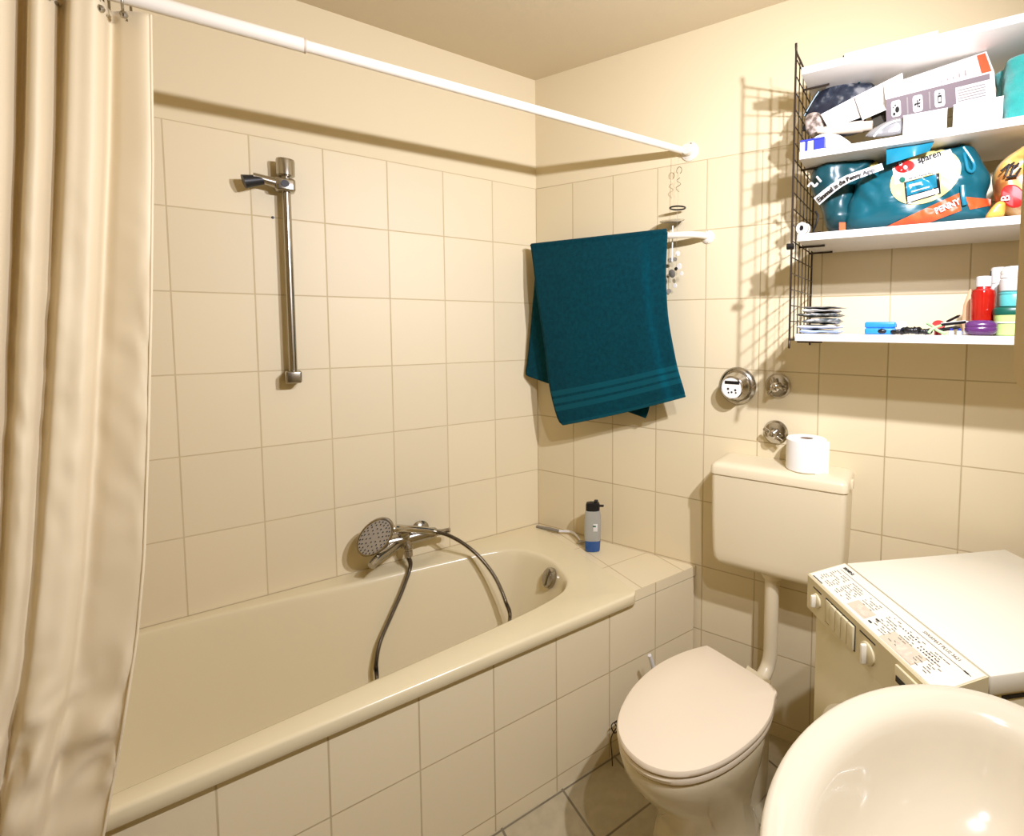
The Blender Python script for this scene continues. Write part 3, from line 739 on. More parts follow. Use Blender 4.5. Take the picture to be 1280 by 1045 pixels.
def tl(ins, io, z): return tank_ring(S0 - .003 + ins, S1 + .003 - ins, 0, OF + .003 - io, z)
ci.part('tank_lid', loft([tl(.003, .003, .9565), tl(0, 0, .960), tl(0, 0, .982), tl(.004, .004, .990), tl(.012, .012, .996), tl(.03, .03, .9985)]), M_plastic, smooth=40)
ci.part('flush_lever', MB().add(*box(S1 + .001, S1 + .010, -.085, -.060, .955, .985, .003), M=WB), M_plastic)
pp = catmull([W(1.083, .082, .655), W(1.083, .082, .60), W(1.083, .082, .45), W(1.083, .084, .36), W(1.078, .095, .315), W(1.068, .13, .290), W(1.052, .175, .280), W(1.045, .20, .28)], 8)
fp = ci.part('flush_pipe', MB().add(*tube(pp, .0235, 22)), M_plastic)
ci.part('pipe_nut', MB().add(*lathe([(.034, .622), (.036, .626), (.036, .642), (.030, .650)], 28), M=Matrix.Translation(W(1.083, .082, 0))), M_plastic, sub=fp)
ci.part('pipe_cuff', MB().add(*tube([pp[-12], pp[-6], pp[-1]], .031, 22)), M_plastic, sub=fp)

# toilet paper
tc_ = W(1.180, .076, .9990)
tp = Thing('toilet_paper_roll', 'white toilet paper roll standing on the cistern lid', 'toilet paper', tc_)
TM = Matrix.Translation(tc_)
mb = MB().add(*loft([[(r * math.cos(2 * PI * j / 48), r * math.sin(2 * PI * j / 48), z) for j in range(48)] for r, z in ((.020, .001), (.058, 0), (.0615, .003), (.062, .05), (.0615, .097), (.058, .100), (.021, .1005), (.020, .098), (.020, .003))], False, False), M=TM)
tp.part('paper', mb, M_paper)
tp.part('cardboard_core', MB().add(*loft([[(r * math.cos(2 * PI * j / 32), r * math.sin(2 * PI * j / 32), z) for j in range(32)] for r, z in ((.0198, .002), (.0198, .0985), (.0185, .0985), (.0185, .002))], False, False), M=TM), M_card, label='brown cardboard core')
tp.part('loose_sheet', MB().add(*loft([[Vector((.0625 * math.cos(a), .0625 * math.sin(a), z)) for a in [-.55 + k * .09 for k in range(8)]] + [] for z in (.0, .05, .1)], False, False, closed=False), M=TM).add(*grid(lambda u, v: (.0625 * math.cos(.08) + .012 * u, .0625 * math.sin(.08) + .004 * u, .1 * v), 4, 4), M=TM), M_paper, smooth=180)

# toilet brush in a wire stand between toilet and bath
bb = Vector((0.79, 0.10, 0))
br = Thing('toilet_brush', 'white-handled toilet brush in a stand tucked between toilet and bath front', 'toilet brush', bb)
br.part('holder', MB().add(*lathe([(.046, .0), (.05, .004), (.050, .12), (.046, .122), (.044, .02)], 28), M=Matrix.Translation(bb)), M_greydisc, label='grey holder')
tip = P(812, 819, x=.80); tb_ = Vector((.793, .098, .07))
br.part('handle', MB().add(*tube([tb_, tb_.lerp(tip, .6), tip], lambda i: (.007, .0085, .0065)[i], 12)), M_white)
wl = [P(773, 905, x=.748), P(768, 903, x=.748), P(764, 908, x=.748), P(768, 916, x=.748), P(772, 912, x=.748), P(768, 903, x=.748)]
br.part('wire_stand', MB().add(*tube(catmull([Vector((.755, -.125, .004)), P(765, 944, x=.748), P(764, 922, x=.748)] + wl, 5), .0018, 7)).add(*tube(catmull([wl[1], Vector((.75, 0.0, .15)), Vector((.76, .06, .11)), Vector((.79, .05, .10))], 5), .0018, 7)), M_wire)

# ------------------------------------------------------------------ wall valves and meter
def valve(name, label, cat, s, z, kind, r):
    c = W(s, 0, z); t = Thing(name, label, cat, c); A = axis_mat(c, NB, (0, 0, 1))
    return t, A
t, A = valve('water_meter', 'large round chrome water meter on the back wall tiles', 'water meter', .927, 1.242, 0, .066)
t.part('wall_flange', MB().add(*lathe([(.0665, 0), (.067, .004), (.062, .012), (.052, .017)], 44), M=A), M_satin)
t.part('meter_housing', MB().add(*lathe([(.050, .012), (.050, .030), (.046, .036), (.043, .060), (.041, .066), (.037, .068), (.0365, .063)], 44), M=A), M_chrome)
d = t.part('dial', MB().add(*lathe([(.0368, .058), (.0368, .0630), (.001, .0632)], 36), M=A), M_gold2, label='white meter dial')
mb = MB().add(*box(.012, .023, -.026, .026, .0632, .0645, .0004), M=A)
for x_, y_, r_ in ((-.008, -.012, .004), (-.016, .001, .0035), (-.005, .014, .004), (-.017, -.014, .003), (-.018, .012, .003)):
    mb.add(*lathe([(r_, .0632), (r_, .0640), (.0003, .0642)], 12), M=A @ Matrix.Translation((x_, y_, 0)))
t.part('register', mb, M_black, sub=d)
for name, label, s, z, r in (('shutoff_valve', 'chrome shutoff valve beside the large water meter, free of the cistern', 1.069, 1.251, .043), ('shutoff_valve', 'lower chrome shutoff valve half hidden behind the toilet paper roll', 1.064, 1.090, .042)):
    t, A = valve(name, label, 'valve', s, z, 0, r)
    t.part('wall_flange', MB().add(*lathe([(r, 0), (r, .003), (r * .86, .011), (r * .5, .015)], 36), M=A), M_chrome)
    t.part('spindle', MB().add(*lathe([(.015, .010), (.015, .035), (.010, .040)], 20), M=A), M_satin)
    hb_ = MB().add(*lathe([(.014, .034), (.017, .038), (.016, .050), (.009, .056), (.001, .057)], 24), M=A)
    for k in range(3 if z > 1.2 else 2):
        a = 2 * PI * k / (3 if z > 1.2 else 2) + (.3 if z > 1.2 else 1.0)
        hb_.add(*box(.006, .036, -.0065, .0065, .036, .050, .004), M=A @ Matrix.Rotation(a, 4, 'Z'))
    t.part('valve_handle', hb_, M_chrome)

# ------------------------------------------------------------------ wire shelf
SX = 1.170
SE = 1.765
sh = Thing('wall_shelf', 'white four-board wall shelf with dark wire side frames', 'shelf', W(1.47, 0, 1.41))
ZB_, ZTp = 1.424, 2.186
BRD = [(2.131, 2.150), (1.907, 1.927), (1.687, 1.707), (1.413, 1.433)]
for k, (z0, z1) in enumerate(BRD):
    b_ = sh.part('shelf_board', MB().add(*box(SX + .011, SE - .011, -.285, -.018, z0, z1, .0015), M=WB), M_board, smooth=30)
    for o in (.06, .20):
        sh.part('support_wire', MB().add(*tube([W(SX, o, z0 - .004), W(SX + .055, o, z0 - .004), W(SX + .07, o, z0 - .0035)], .0030, 8)), M_wire, sub=b_)
def wf(s):
    mb = MB(); R = .0030
    fr = catmull([W(s, .012, ZB_), W(s, .012, 1.8), W(s, .012, ZTp - .01), W(s, .02, ZTp), W(s, .16, ZTp), W(s, .292, ZTp), W(s, .30, ZTp - .008), W(s, .30, 1.8), W(s, .30, ZB_), W(s, .292, ZB_ - .007), W(s, .16, ZB_ - .007), W(s, .02, ZB_ - .007)], 6, True)
    mb.add(*tube(fr, R, 8, True))
    for k in range(1, 6):
        o = .012 + .288 * k / 6
        mb.add(*tube([W(s, o, ZB_ - .006), W(s, o, ZTp)], .0016, 6))
    n = 17
    for k in range(1, n + 1):
        z = ZB_ + (ZTp - ZB_) * k / (n + .5)
        mb.add(*tube([W(s + .003, .012, z), W(s + .003, .30, z)], .0017, 6))
    return mb
sh.part('wire_frame', wf(SX), M_wire)
sh.part('wire_frame', wf(SE), M_wire)
sh.part('end_plug', MB().add(*tube([W(SX - .012, .302, 1.672), W(SX + .006, .302, 1.672)], .0085, 14)), M_black)
ZA, ZBd, ZC, ZD = [b[1] for b in BRD]

def wbox(s0, s1, o0, o1, z0, z1, bev=.001): return box(s0, s1, -o1, -o0, z0, z1, bev)
# on the top board
a, b = SZ(1055, 76, .27), SZ(1172, 46, .27)
t = Thing('flat_carton', 'long flat white carton lying on the top board of the shelf', 'box', W(a[0], .2, ZA))
t.part('carton', MB().add(*wbox(a[0], b[0], .14, .268, ZA + .0005, ZA + .0165), M=WB), M_whitebox, smooth=0)
t.part('end_flap', MB().add(*wbox(a[0] - .004, a[0] - .0002, .20, .266, ZA + .001, ZA + .014), M=WB), M_printd, smooth=0)

# second board: packets, pouch, cartons, towel
def quad_prism(c, thick, n):
    n = Vector(n).normalized() * thick; c = [Vector(p) for p in c]; k = len(c)
    V = c + [p + n for p in c]
    return V, [tuple(range(k)), tuple(reversed(range(k, 2 * k)))] + [(i, k + i, k + (i + 1) % k, (i + 1) % k) for i in range(k)]
# small blue and white packet at the left end
a, b = SZ(998, 188, .282), SZ(1047, 170, .282)
t = Thing('small_packet', 'small white packet with a blue edge at the left end of the second board', 'box', W(a[0], .25, ZBd))
s1_ = 1.245
t.part('packet', MB().add(*wbox(SX + .012, s1_, .245, .283, ZBd + .0005, ZBd + .026), M=WB), M_whitebox, smooth=0)
t.part('blue_print', MB().add(*wbox(SX + .012, s1_ + .0005, .2445, .2836, ZBd + .0262, ZBd + .0315), M=WB).add(*wbox(s1_ - .028, s1_ + .0008, .2446, .2838, ZBd + .001, ZBd + .026), M=WB).add(*wbox(SX + .025, SX + .033, .2446, .2838, ZBd + .001, ZBd + .026), M=WB), M_navy, smooth=0, label='navy blue printed edges')
# mottled pouch
o_ = .15
pc = [SZ(x, y, o_) for x, y in ((1005, 150), (1012, 132), (1028, 112), (1042, 97), (1054, 97), (1070, 104), (1090, 104), (1094, 116), (1085, 140), (1075, 165), (1045, 172), (1018, 172), (1006, 163))]
zmin = min(q[1] for q in pc); pc = [(q[0], max(q[1], ZBd + .002)) for q in pc]
t = Thing('pouch', 'mottled dark grey pouch leaning behind the white carton on the second board', 'pouch', W(1.3, o_, ZBd))
PM = WB @ Matrix.Translation((0, -o_, 0))
t.part('pouch_body', MB().add(*pillow(pc, .024, 10, .005, 1.0), M=PM), M_pouch, smooth=80)
zp = [W(*((lambda q: (q[0], o_ + .012, q[1]))(SZ(x, y, o_)))) for x, y in ((1006, 147), (1022, 120), (1041, 98), (1060, 101), (1076, 105))]
t.part('piping', MB().add(*tube(catmull(zp, 6), .0032, 8)), M_tealD)
tg = W(*((lambda q: (q[0], .215, q[1]))(SZ(1006.5, 160, .215))))
t.part('cord_stopper', MB().add(*lathe([(.001, -.009), (.007, -.007), (.0095, 0), (.007, .007), (.001, .009)], 16), M=Matrix.Translation(tg)).add(*tube([W(1.225, .17, ZBd + .075), tg], .0022, 6)), M_black)
# net bag
nb_ = [SZ(x, y, .20) for x, y in ((1010, 146), (1024, 143), (1032, 156), (1032, 172), (1012, 172), (1007, 158))]
nb_ = [(q[0], max(q[1], ZBd + .002)) for q in nb_]
single('net_bag', MB().add(*pillow(nb_, .020, 8, .004, 3.0), M=WB @ Matrix.Translation((0, -.212, 0))), M_net, 'small brown net bag below the tip of the mottled pouch', 'bag', W(1.24, .20, ZBd), smooth=80)
# long carton with printed icons, its flap open
ridge = [P(1107, 124.5, off=.255), P(1243, 90, off=.255)]
lower = [P(1108, 152, off=.215), P(1245, 122, off=.215)]
upper = [P(1131, 98.5, off=.185), P(1233, 64, off=.185)]
upL = upper[0] + (upper[0] - upper[1]).normalized() * .020
backl = [lower[k] + ((upL if k == 0 else upper[1]) - ridge[k]) for k in (0, 1)]
cb_ = Thing('long_carton', 'long white and mauve carton with rounded icons and one open flap', 'box', lower[0])
rings_ = [[ridge[0], upL, backl[0], lower[0]], [ridge[1], upper[1], backl[1], lower[1]]]
cb_.part('carton', loft(rings_), M_whitebox, smooth=0)
nlow = (ridge[1] - ridge[0]).cross(lower[0] - ridge[0]).normalized()
if nlow.dot(CAM - ridge[0]) < 0: nlow = -nlow
nup = (ridge[1] - ridge[0]).cross(upL - ridge[0]).normalized()
if nup.dot(CAM - ridge[0]) < 0: nup = -nup
def fq(u, v, d=.0008): # lower (icon) face
    return ridge[0].lerp(ridge[1], u).lerp(lower[0].lerp(lower[1], u), v) + nlow * d
def uq(u, v, d=.0008):
    return ridge[0].lerp(ridge[1], u).lerp(upL.lerp(upper[1], u), v) + nup * d
cb_.part('mauve_print', MB().add(*grid(lambda u, v: fq(.0 + .66 * u, v), 6, 4)).add(*grid(lambda u, v: fq(.66 + .30 * u, .22 * v), 4, 2)), M_mauve, smooth=0, label='mauve printed side')
ic = MB()
for k, u0 in enumerate((.10, .31, .515)):
    def rr(r, a, u0=u0): return
    pts_ = rrect(-.5, .5, -.5, .5, .2, 4); w_ = .095
    V_ = [fq(u0 + w_ * p.x * 1.0, .5 + .36 * p.y * 2, .0014) for p in pts_]
    ic.add(V_, [tuple(range(len(V_)))])
ic_o = cb_.part('icon_panel', ic, M_white, smooth=0)
sy = MB()
def blob(u0, v0, ru, rv, n=14):
    V_ = [fq(u0 + ru * math.cos(2 * PI * j / n), v0 + rv * math.sin(2 * PI * j / n), .002) for j in range(n)]; sy.add(V_, [tuple(range(n))])
def bar(u0, u1, v0, v1): sy.add([fq(u0, v0, .002), fq(u1, v0, .002), fq(u1, v1, .002), fq(u0, v1, .002)], [(0, 1, 2, 3)])
def flush():
    global sy
    cb_.part('icon', sy, M_printd, sub=ic_o, smooth=0); sy = MB()
blob(.112, .55, .020, .14); blob(.080, .72, .012, .08); blob(.094, .34, .007, .05); blob(.075, .42, .006, .04)
flush()
for (u0, v0) in ((.31, .5),):
    bar(u0 - .026, u0 + .026, v0 - .03, v0 + .03); bar(u0 - .005, u0 + .005, v0 - .16, v0 + .16); blob(u0 - .024, v0 + .02, .008, .06); blob(u0 + .02, v0 - .14, .008, .05); blob(u0 + .016, v0 + .14, .008, .05)
flush()
bar(.498, .533, .36, .44); bar(.498, .504, .44, .70); bar(.527, .533, .44, .70); bar(.498, .533, .64, .70); bar(.505, .525, .27, .32)
flush()
ln = MB()
for k in range(5): ln.add(*grid(lambda u, v: fq(.68 + .24 * u, .34 + .11 * k + .03 * v, .0014), 2, 1))
for u0 in (.205, .415): ln.add(*grid(lambda u, v: fq(u0 + .014 * u, .12 + .74 * v, .0016), 1, 1))
for k in range(11): ln.add(*grid(lambda u, v: uq(.19 + k * .056 + .016 * u, .14 + .55 * v, .001), 1, 1))
cb_.part('small_print', ln, mat('faint_print', (.30, .27, .26), .6), smooth=0)
cb_.part('brand_panel', MB().add(*grid(lambda u, v: uq(.895 + .085 * u, .06 + .86 * v, .0012), 1, 1)), M_orange, smooth=0)
fe = [P(1026, 143, off=.235), P(1128, 91, off=.195), P(1131, 122, off=.205), P(1107, 124.5, off=.240), P(1106, 132, off=.240), P(1034, 160, off=.24)]
cb_.part('flap', MB().add(*quad_prism([P(1026, 143, off=.238), P(1070, 120, off=.225), P(1078, 146, off=.23), P(1036, 161, off=.242)], .0012, -NB)).add(*quad_prism([P(1068, 121, off=.232), P(1106, 102, off=.220), P(1108, 137, off=.238), P(1078, 150, off=.242)], .0012, -NB)).add(*quad_prism([P(1104, 103, off=.226), P(1128, 91, off=.212), P(1131, 121, off=.226), P(1107, 125, off=.250)], .0012, -NB)), M_whitebox, smooth=0, label='open white flap')
cb_.part('inside_shade', MB().add(*quad_prism([P(1088, 143, off=.205), P(1108, 135, off=.205), P(1109, 154, off=.205), P(1092, 158, off=.205)], .001, -NB)), M_gapshade, smooth=0)  # dark sheet standing in for the shade inside the carton
# two small white cartons in front
for (xa, xb, yt, yb, lab) in ((1128.5, 1184, 142, 164, 'small white carton beside a grey sachet, left of its twin'), (1191, 1254, 130, 155, 'small white carton touching the turquoise cloth')):
    a, b = SZ(xa, yb, .282), SZ(xb, yt, .282); h = .046 if xa < 1150 else .050
    t = Thing('small_carton', lab, 'box', W((a[0] + b[0]) / 2, .26, ZBd), 'small white cartons on the second board')
    t.part('carton', MB().add(*wbox(a[0], b[0], .262, .283, ZBd + .0005, ZBd + h), M=WB), M_whitebox, smooth=0)
    t.part('print', MB().add(*wbox(a[0] + .006, b[0] - .006, .2832, .2834, ZBd + h * .62, ZBd + h * .66, 0), M=WB).add(*wbox(a[0] + .006, b[0] - .02, .2832, .2834, ZBd + h * .42, ZBd + h * .45, 0), M=WB), bpy.data.materials['faint_print'], smooth=0)
    t.part('lid_flap', MB().add(*wbox(a[0] - .0008, b[0] + .0008, .261, .2836, ZBd + h, ZBd + h + .0012, 0), M=WB), M_whitebox, smooth=0)
# beige tube and sachet
pa, pb = P(1022, 164, off=.25), P(1079, 158, off=.25)
pa.z = max(pa.z, ZBd + .016); pb.z = max(pb.z, ZBd + .018)
t = Thing('cosmetic_tube', 'beige squeeze tube lying in front of the open carton flap', 'tube', W(1.3, .25, ZBd))
t.part('tube_body', MB().add(*tube([pa, pa.lerp(pb, .3), pa.lerp(pb, .8), pb], lambda i: (.006, .0125, .0145, .0145)[i], 16)), M_beige)
t.part('tube_cap', MB().add(*cyl_between(pb, pb + (pb - pa).normalized() * .022, .0125, .0115, 16)), M_beige)
sq = [SZ(x, y, .27) for x, y in ((1082, 170), (1092, 160), (1112, 150), (1127, 148), (1127, 166), (1100, 171))]
sq = [(q[0], max(q[1], ZBd + .002)) for q in sq]
t = Thing('sachet', 'grey foil sachet with a white edge on the second board', 'sachet', W(1.36, .27, ZBd))
t.part('foil', MB().add(*pillow(sq, .008, 6, .002, 5), M=WB @ Matrix.Translation((0, -.268, 0))), M_grey, smooth=80)
t.part('white_edge', MB().add(*tube(catmull([W(*((lambda q: (q[0], .279, max(q[1], ZBd + .004)))(SZ(x, y, .279)))) for x, y in ((1092, 171), (1100, 162), (1112, 154), (1125, 150))], 5), .0026, 8)), M_white)
# crumpled white tissue in front of the tube
tq = [SZ(x, y, .272) for x, y in ((1014, 172), (1026, 165), (1044, 165), (1056, 171), (1062, 178), (1040, 182), (1018, 184))]
tq = [(q[0], max(q[1], ZBd + .0015)) for q in tq]
single('tissue', MB().add(*pillow(tq, .012, 7, .010, 11), M=WB @ Matrix.Translation((0, -.255, 0))), M_paper, 'crumpled white tissue between the blue-edged packet and the beige tube', 'tissue', W(1.27, .255, ZBd), smooth=80)
# folded turquoise towel
t = Thing('folded_cloth', 'folded turquoise towel at the right end of the second board', 'towel', W(1.70, .18, ZBd))
for (s0, s1, o0, o1, zt, sd_) in ((1.636, 1.748, .10, .205, ZBd + .155, 1), (1.630, 1.750, .165, .275, ZBd + .150, 2)):
    def tf(u, v, s0=s0, s1=s1, o0=o0, o1=o1, zt=zt, sd_=sd_):
        a = 2 * PI * u; e = 3.4
        c, s_ = math.cos(a), math.sin(a)
        hs_ = (s1 - s0) / 2; ho = (o1 - o0) / 2
        zz = ZBd + .001 + (zt - ZBd) * min(v / .9, 1)
        k = 1 if v <= .86 else max(.02, math.cos((v - .86) / .14 * PI / 2)) ** .5
        k *= 1 - .12 * v
        n_ = 1 + .10 * noise.noise(Vector((c * 2 + sd_ * 5, s_ * 2, v * 5)))
        return Vector(((s0 + s1) / 2 + hs_ * k * n_ * abs(c) ** (2 / e) * (1 if c > 0 else -1) - .02 * v * (sd_ == 1), -(o0 + o1) / 2 - ho * k * n_ * abs(s_) ** (2 / e) * (1 if s_ > 0 else -1) + .02 * v, zz))
    t.part('towel_fold', MB().add(*grid(tf, 48, 26), M=WB), M_turq, smooth=180)

# third board: bags
OB = .18
def bag_surf(outline, off, depth, seed, wr):
    return pillow(outline, depth, 14, wr, seed, 5, .5)
# dark folded bag at the left
dk = [SZ(x, y, .17) for x, y in ((1012, 222), (1022, 206), (1045, 198), (1072, 196), (1096, 198), (1080, 222), (1068, 250), (1064, 288), (1035, 288), (1026, 262), (1014, 240))]
dk = [(q[0], max(q[1], ZC + .002)) for q in dk]
t = Thing('folded_bag', 'dark teal plastic bag crushed against the left wire frame', 'bag', W(1.28, .17, ZC))
DM = WB @ Matrix.Translation((0, -.155, 0))
t.part('bag_film', MB().add(*pillow(dk, .062, 14, .018, 2.0, 5), M=DM), M_tealD, smooth=60)
wm = MB().add(*tube(catmull([P(1010, 233, off=.222), P(1014, 229, off=.228), P(1018, 233, off=.232), P(1022, 229, off=.236)], 4), .0035, 6)).add(*tube([P(1021, 221, off=.225), P(1026, 227, off=.230)], .0032, 6))
t.part('white_print', wm, M_white)
# main bag
mo = [(1059, 286), (1056, 262), (1066, 240), (1070, 226), (1086, 214), (1104, 200), (1112, 184), (1150, 176), (1196, 170), (1216, 180), (1232, 204), (1240, 222), (1234, 244), (1240, 262), (1240, 276), (1180, 282), (1110, 287)]
mo = [SZ(x, y, .21) for x, y in mo]; mo = [(q[0], min(max(q[1], ZC + .002), BRD[1][0] - .003)) for q in mo]
mb_ = Thing('shopping_bag', 'stuffed teal plastic shopping bag with a yellow circle and orange band', 'bag', W(1.45, .2, ZC))
MO = catmull([Vector((a, 0, b)) for a, b in mo], 5, True); MC = sum(MO, Vector()) / len(MO)
MAng = sorted([(math.atan2(p.z - MC.z, p.x - MC.x), (Vector((p.x, p.z)) - Vector((MC.x, MC.z))).length) for p in MO])
def mrad(a):
    for i in range(len(MAng)):
        a0, r0_ = MAng[i]; a1, r1_ = MAng[(i + 1) % len(MAng)]
        if i == len(MAng) - 1: a1 += 2 * PI
        aa = a if a >= a0 or i < len(MAng) - 1 else a + 2 * PI
        if a0 <= aa <= a1: return r0_ + (r1_ - r0_) * (aa - a0) / max(1e-9, a1 - a0)
    return MAng[0][1]
BD = .072; BO_ = .185
def wrk(s, z):
    q = Vector((s, 0, z))
    return .013 * noise.noise(q * 15 + Vector((3, 0, 0))) + .012 * abs(noise.noise(Vector((s * 24 + z * 20, 2, z * 16 - s * 10)))) + .003 * abs(noise.noise(Vector((s * 50 - z * 30, 7, z * 40)))) - .006
def bagoff(s, z):
    dx, dz = s - MC.x, z - MC.z; r = math.hypot(dx, dz); R_ = max(1e-4, mrad(math.atan2(dz, dx))); f = min(r / R_, 1)
    return BO_ + (BD * max(0, 1 - f ** 3) ** .5 + wrk(s, z) * min(1, (1 - f) * 4))
V = []; F = []; n = len(MO); NRR = 22
for side in (1, -1):
    b0 = len(V)
    for k in range(NRR + 1):
        f = 1 - (1 - k / NRR) ** 1.6
        for p in MO:
            s, z = MC.x + (p.x - MC.x) * f, MC.z + (p.z - MC.z) * f
            if side > 0: o = bagoff(s, z) if f < 1 else BO_
            else: o = BO_ - .075 * max(0, 1 - f ** 3) ** .5
            V.append(W(s, o, z))
    for k in range(NRR):
        for j in range(n):
            F.append((b0 + k * n + j, b0 + k * n + (j + 1) % n, b0 + (k + 1) * n + (j + 1) % n, b0 + (k + 1) * n + j))
mb_.part('bag_film', MB().add(V, F), M_teal, smooth=70)
def onbag(px, py, lift=.002):
    off = .25
    for _ in range(5):
        s, z = SZ(px, py, off); off = bagoff(s, z)
    s, z = SZ(px, py, off + lift)
    return W(s, off + lift, z)
def bagquad(c, nu=14, nv=6, lift=.002):
    nu, nv = nu * 3, nv * 3
    def f(u, v):
        x = (c[0][0] * (1 - u) + c[1][0] * u) * (1 - v) + (c[3][0] * (1 - u) + c[2][0] * u) * v
        y = (c[0][1] * (1 - u) + c[1][1] * u) * (1 - v) + (c[3][1] * (1 - u) + c[2][1] * u) * v
        return onbag(x, y, lift)
    return grid(f, nu, nv)
def bagblob(cx, cy, rx, ry, rot=0, lift=.002, n=48, nr=6):
    V = []; F = []; nr = nr * 2
    for k in range(nr + 1):
        for j in range(n):
            a = 2 * PI * j / n; u, v = rx * k / nr * math.cos(a), ry * k / nr * math.sin(a)
            V.append(onbag(cx + u * math.cos(rot) - v * math.sin(rot), cy + u * math.sin(rot) + v * math.cos(rot), lift))
    for k in range(nr):
        for j in range(n): F.append((k * n + j, k * n + (j + 1) % n, (k + 1) * n + (j + 1) % n, (k + 1) * n + j))
    return V, F
yc = mb_.part('yellow_circle', MB().add(*bagblob(1157, 221, 47, 31, -.45, .0025)), M_yellow, smooth=180, label='pale yellow printed circle')
mb_.part('white_card', MB().add(*bagquad([(1115, 209), (1188, 186), (1197, 207), (1119, 231)], 12, 5, .0035)), M_white, sub=yc, smooth=180)
mb_.part('red_badge', MB().add(*bagblob(1131, 208, 12.5, 7.5, -.2, .0045, 28, 4)), M_red, sub=yc, smooth=180)
def bagtext(body, size, ax, ay, rot, lift, bold=0.0, space=1.0, shear=0):
    c, s = math.cos(rot), math.sin(rot)
    return text_geo(body, size, None, fn=lambda x, y: onbag(ax + x * c + y * s, ay + x * s - y * c, lift), bold=bold, space=space, shear=shear)
mb_.part('lettering', MB().add(*bagtext('%', 15, 1125, 213, -.25, .0055, .3)), M_white, sub=yc, smooth=0)
mb_.part('lettering', MB().add(*bagtext('sparen', 11.5, 1148, 204, -.33, .0055, .25)).add(*bagtext('mit der Penny App', 4.2, 1136, 224.5, -.27, .0055)), M_printd, sub=yc, smooth=0)
mb_.part('check_mark', MB().add(*bagblob(1128, 224.5, 3.8, 3.4, 0, .0055, 18, 2)), M_dgreen, sub=yc, smooth=180)
ph = mb_.part('phone_picture', MB().add(*bagquad([(1130, 228), (1174, 216), (1176, 242), (1133, 255)], 10, 6, .0032)), M_black, smooth=180, label='printed phone with blue screen')
mb_.part('screen', MB().add(*bagquad([(1132.5, 228.5), (1170, 218), (1171.5, 234), (1133.5, 245)], 10, 5, .0048)), M_tealL, sub=ph, smooth=180)
mb_.part('screen_print', MB().add(*bagquad([(1134, 246), (1173, 235), (1174, 241), (1135, 253)], 10, 3, .0048)).add(*bagquad([(1139, 239), (1162, 232.5), (1162, 234), (1139, 240.5)], 5, 1, .0058)).add(*bagquad([(1136, 231), (1152, 227), (1152, 230), (1136, 234)], 5, 1, .0058)), M_white, sub=ph, smooth=180)
ob = mb_.part('orange_band', MB().add(*bagquad([(1106, 284), (1199, 241), (1202, 263), (1160, 279)], 22, 6, .0022)).add(*bagquad([(1207, 246), (1239, 249), (1238, 257), (1212, 262)], 8, 4, .0022)), M_orange, smooth=180, label='orange printed band')
mb_.part('lettering', MB().add(*bagtext('PENNY', 10.5, 1170, 267.5, -.40, .0065, .35, 1.02)), M_white, sub=ob, smooth=0)
mb_.part('flap', MB().add(*grid(lambda u, v: P(1108 + 60 * u - 6 * u * v, 186 - 10 * u + (20 - 7 * u) * v, off=.262 + .012 * math.sin(u * 7) * v + .012 * v), 16, 8)), M_tealL, smooth=180, label='glossy folded-over top of the bag')
mb_.part('handle', MB().add(*tube(catmull([onbag(1200, 178, .004), onbag(1206, 196, .005), onbag(1210, 212, .005), onbag(1216, 214, .005), onbag(1217, 204, .005), onbag(1204, 184, .004)], 5), .004, 8)).add(*tube(catmull([onbag(1203, 232, .004), onbag(1204, 246, .006), onbag(1206, 256, .004)], 5), .0055, 8)), M_tealL)
# printed strip with slogan on a paper sleeve
A_, B_, C_ = (1018, 252), (1056, 224), (1103, 207.5)
def strip(u, v, lift=0.0):
    q = catmull([Vector((1020.5, 252, 0)), Vector((1040, 236, 0)), Vector((1058, 224.5, 0)), Vector((1080, 216, 0)), Vector((1103.5, 208, 0))], 12)
    k = u * (len(q) - 1); i = min(int(k), len(q) - 2); c = q[i].lerp(q[i + 1], k - i); tn = (q[i + 1] - q[i]).normalized()
    hw = 5.6 - 1.6 * u
    x, y = c.x - tn.y * (v - .5) * 2 * hw * -1, c.y + tn.x * (v - .5) * 2 * hw * -1
    return P(x, y, off=.252 + .030 * math.sin(u * PI * .8) + lift)
st = mb_.part('slogan_strip', MB().add(*grid(lambda u, v: strip(u, v), 24, 4)), M_white, smooth=180, label='white strip with black slogan')
mb_.part('lettering', MB().add(*text_geo('Einmal in die Penny App.', 1.0, None, fn=lambda x, y: strip(.035 + x / 11.6, .22 + y * .80, .0030), bold=.035)), M_black, sub=st, smooth=0)
mb_.part('corner_print', MB().add(*[x for x in grid(lambda u, v: onbag(1046 + 8 * u, 279 + 9 * v, .002) if False else P(1049 + 8 * u, 278 + 10 * v, off=.246), 2, 2)]), M_orange, smooth=0)
# yellow banana-shaped tube behind
yp = catmull([P(1071, 203, off=.17), P(1078, 199, off=.17), P(1090, 196, off=.17), P(1098, 195, off=.17)], 5)
for p in yp: p.z = min(p.z, BRD[1][0] - .012)
t = Thing('yellow_tube', 'yellow tube lying on the bags just under the second board', 'tube', yp[0])
t.part('tube_body', MB().add(*tube(yp, lambda i: .004 + .006 * math.sin(min(1, i / 12) * PI * .6), 12)), M_gold)
t.part('tube_cap', MB().add(*tube([yp[-1], yp[-1] + UB * .022], .0075, 12)), M_greydisc)
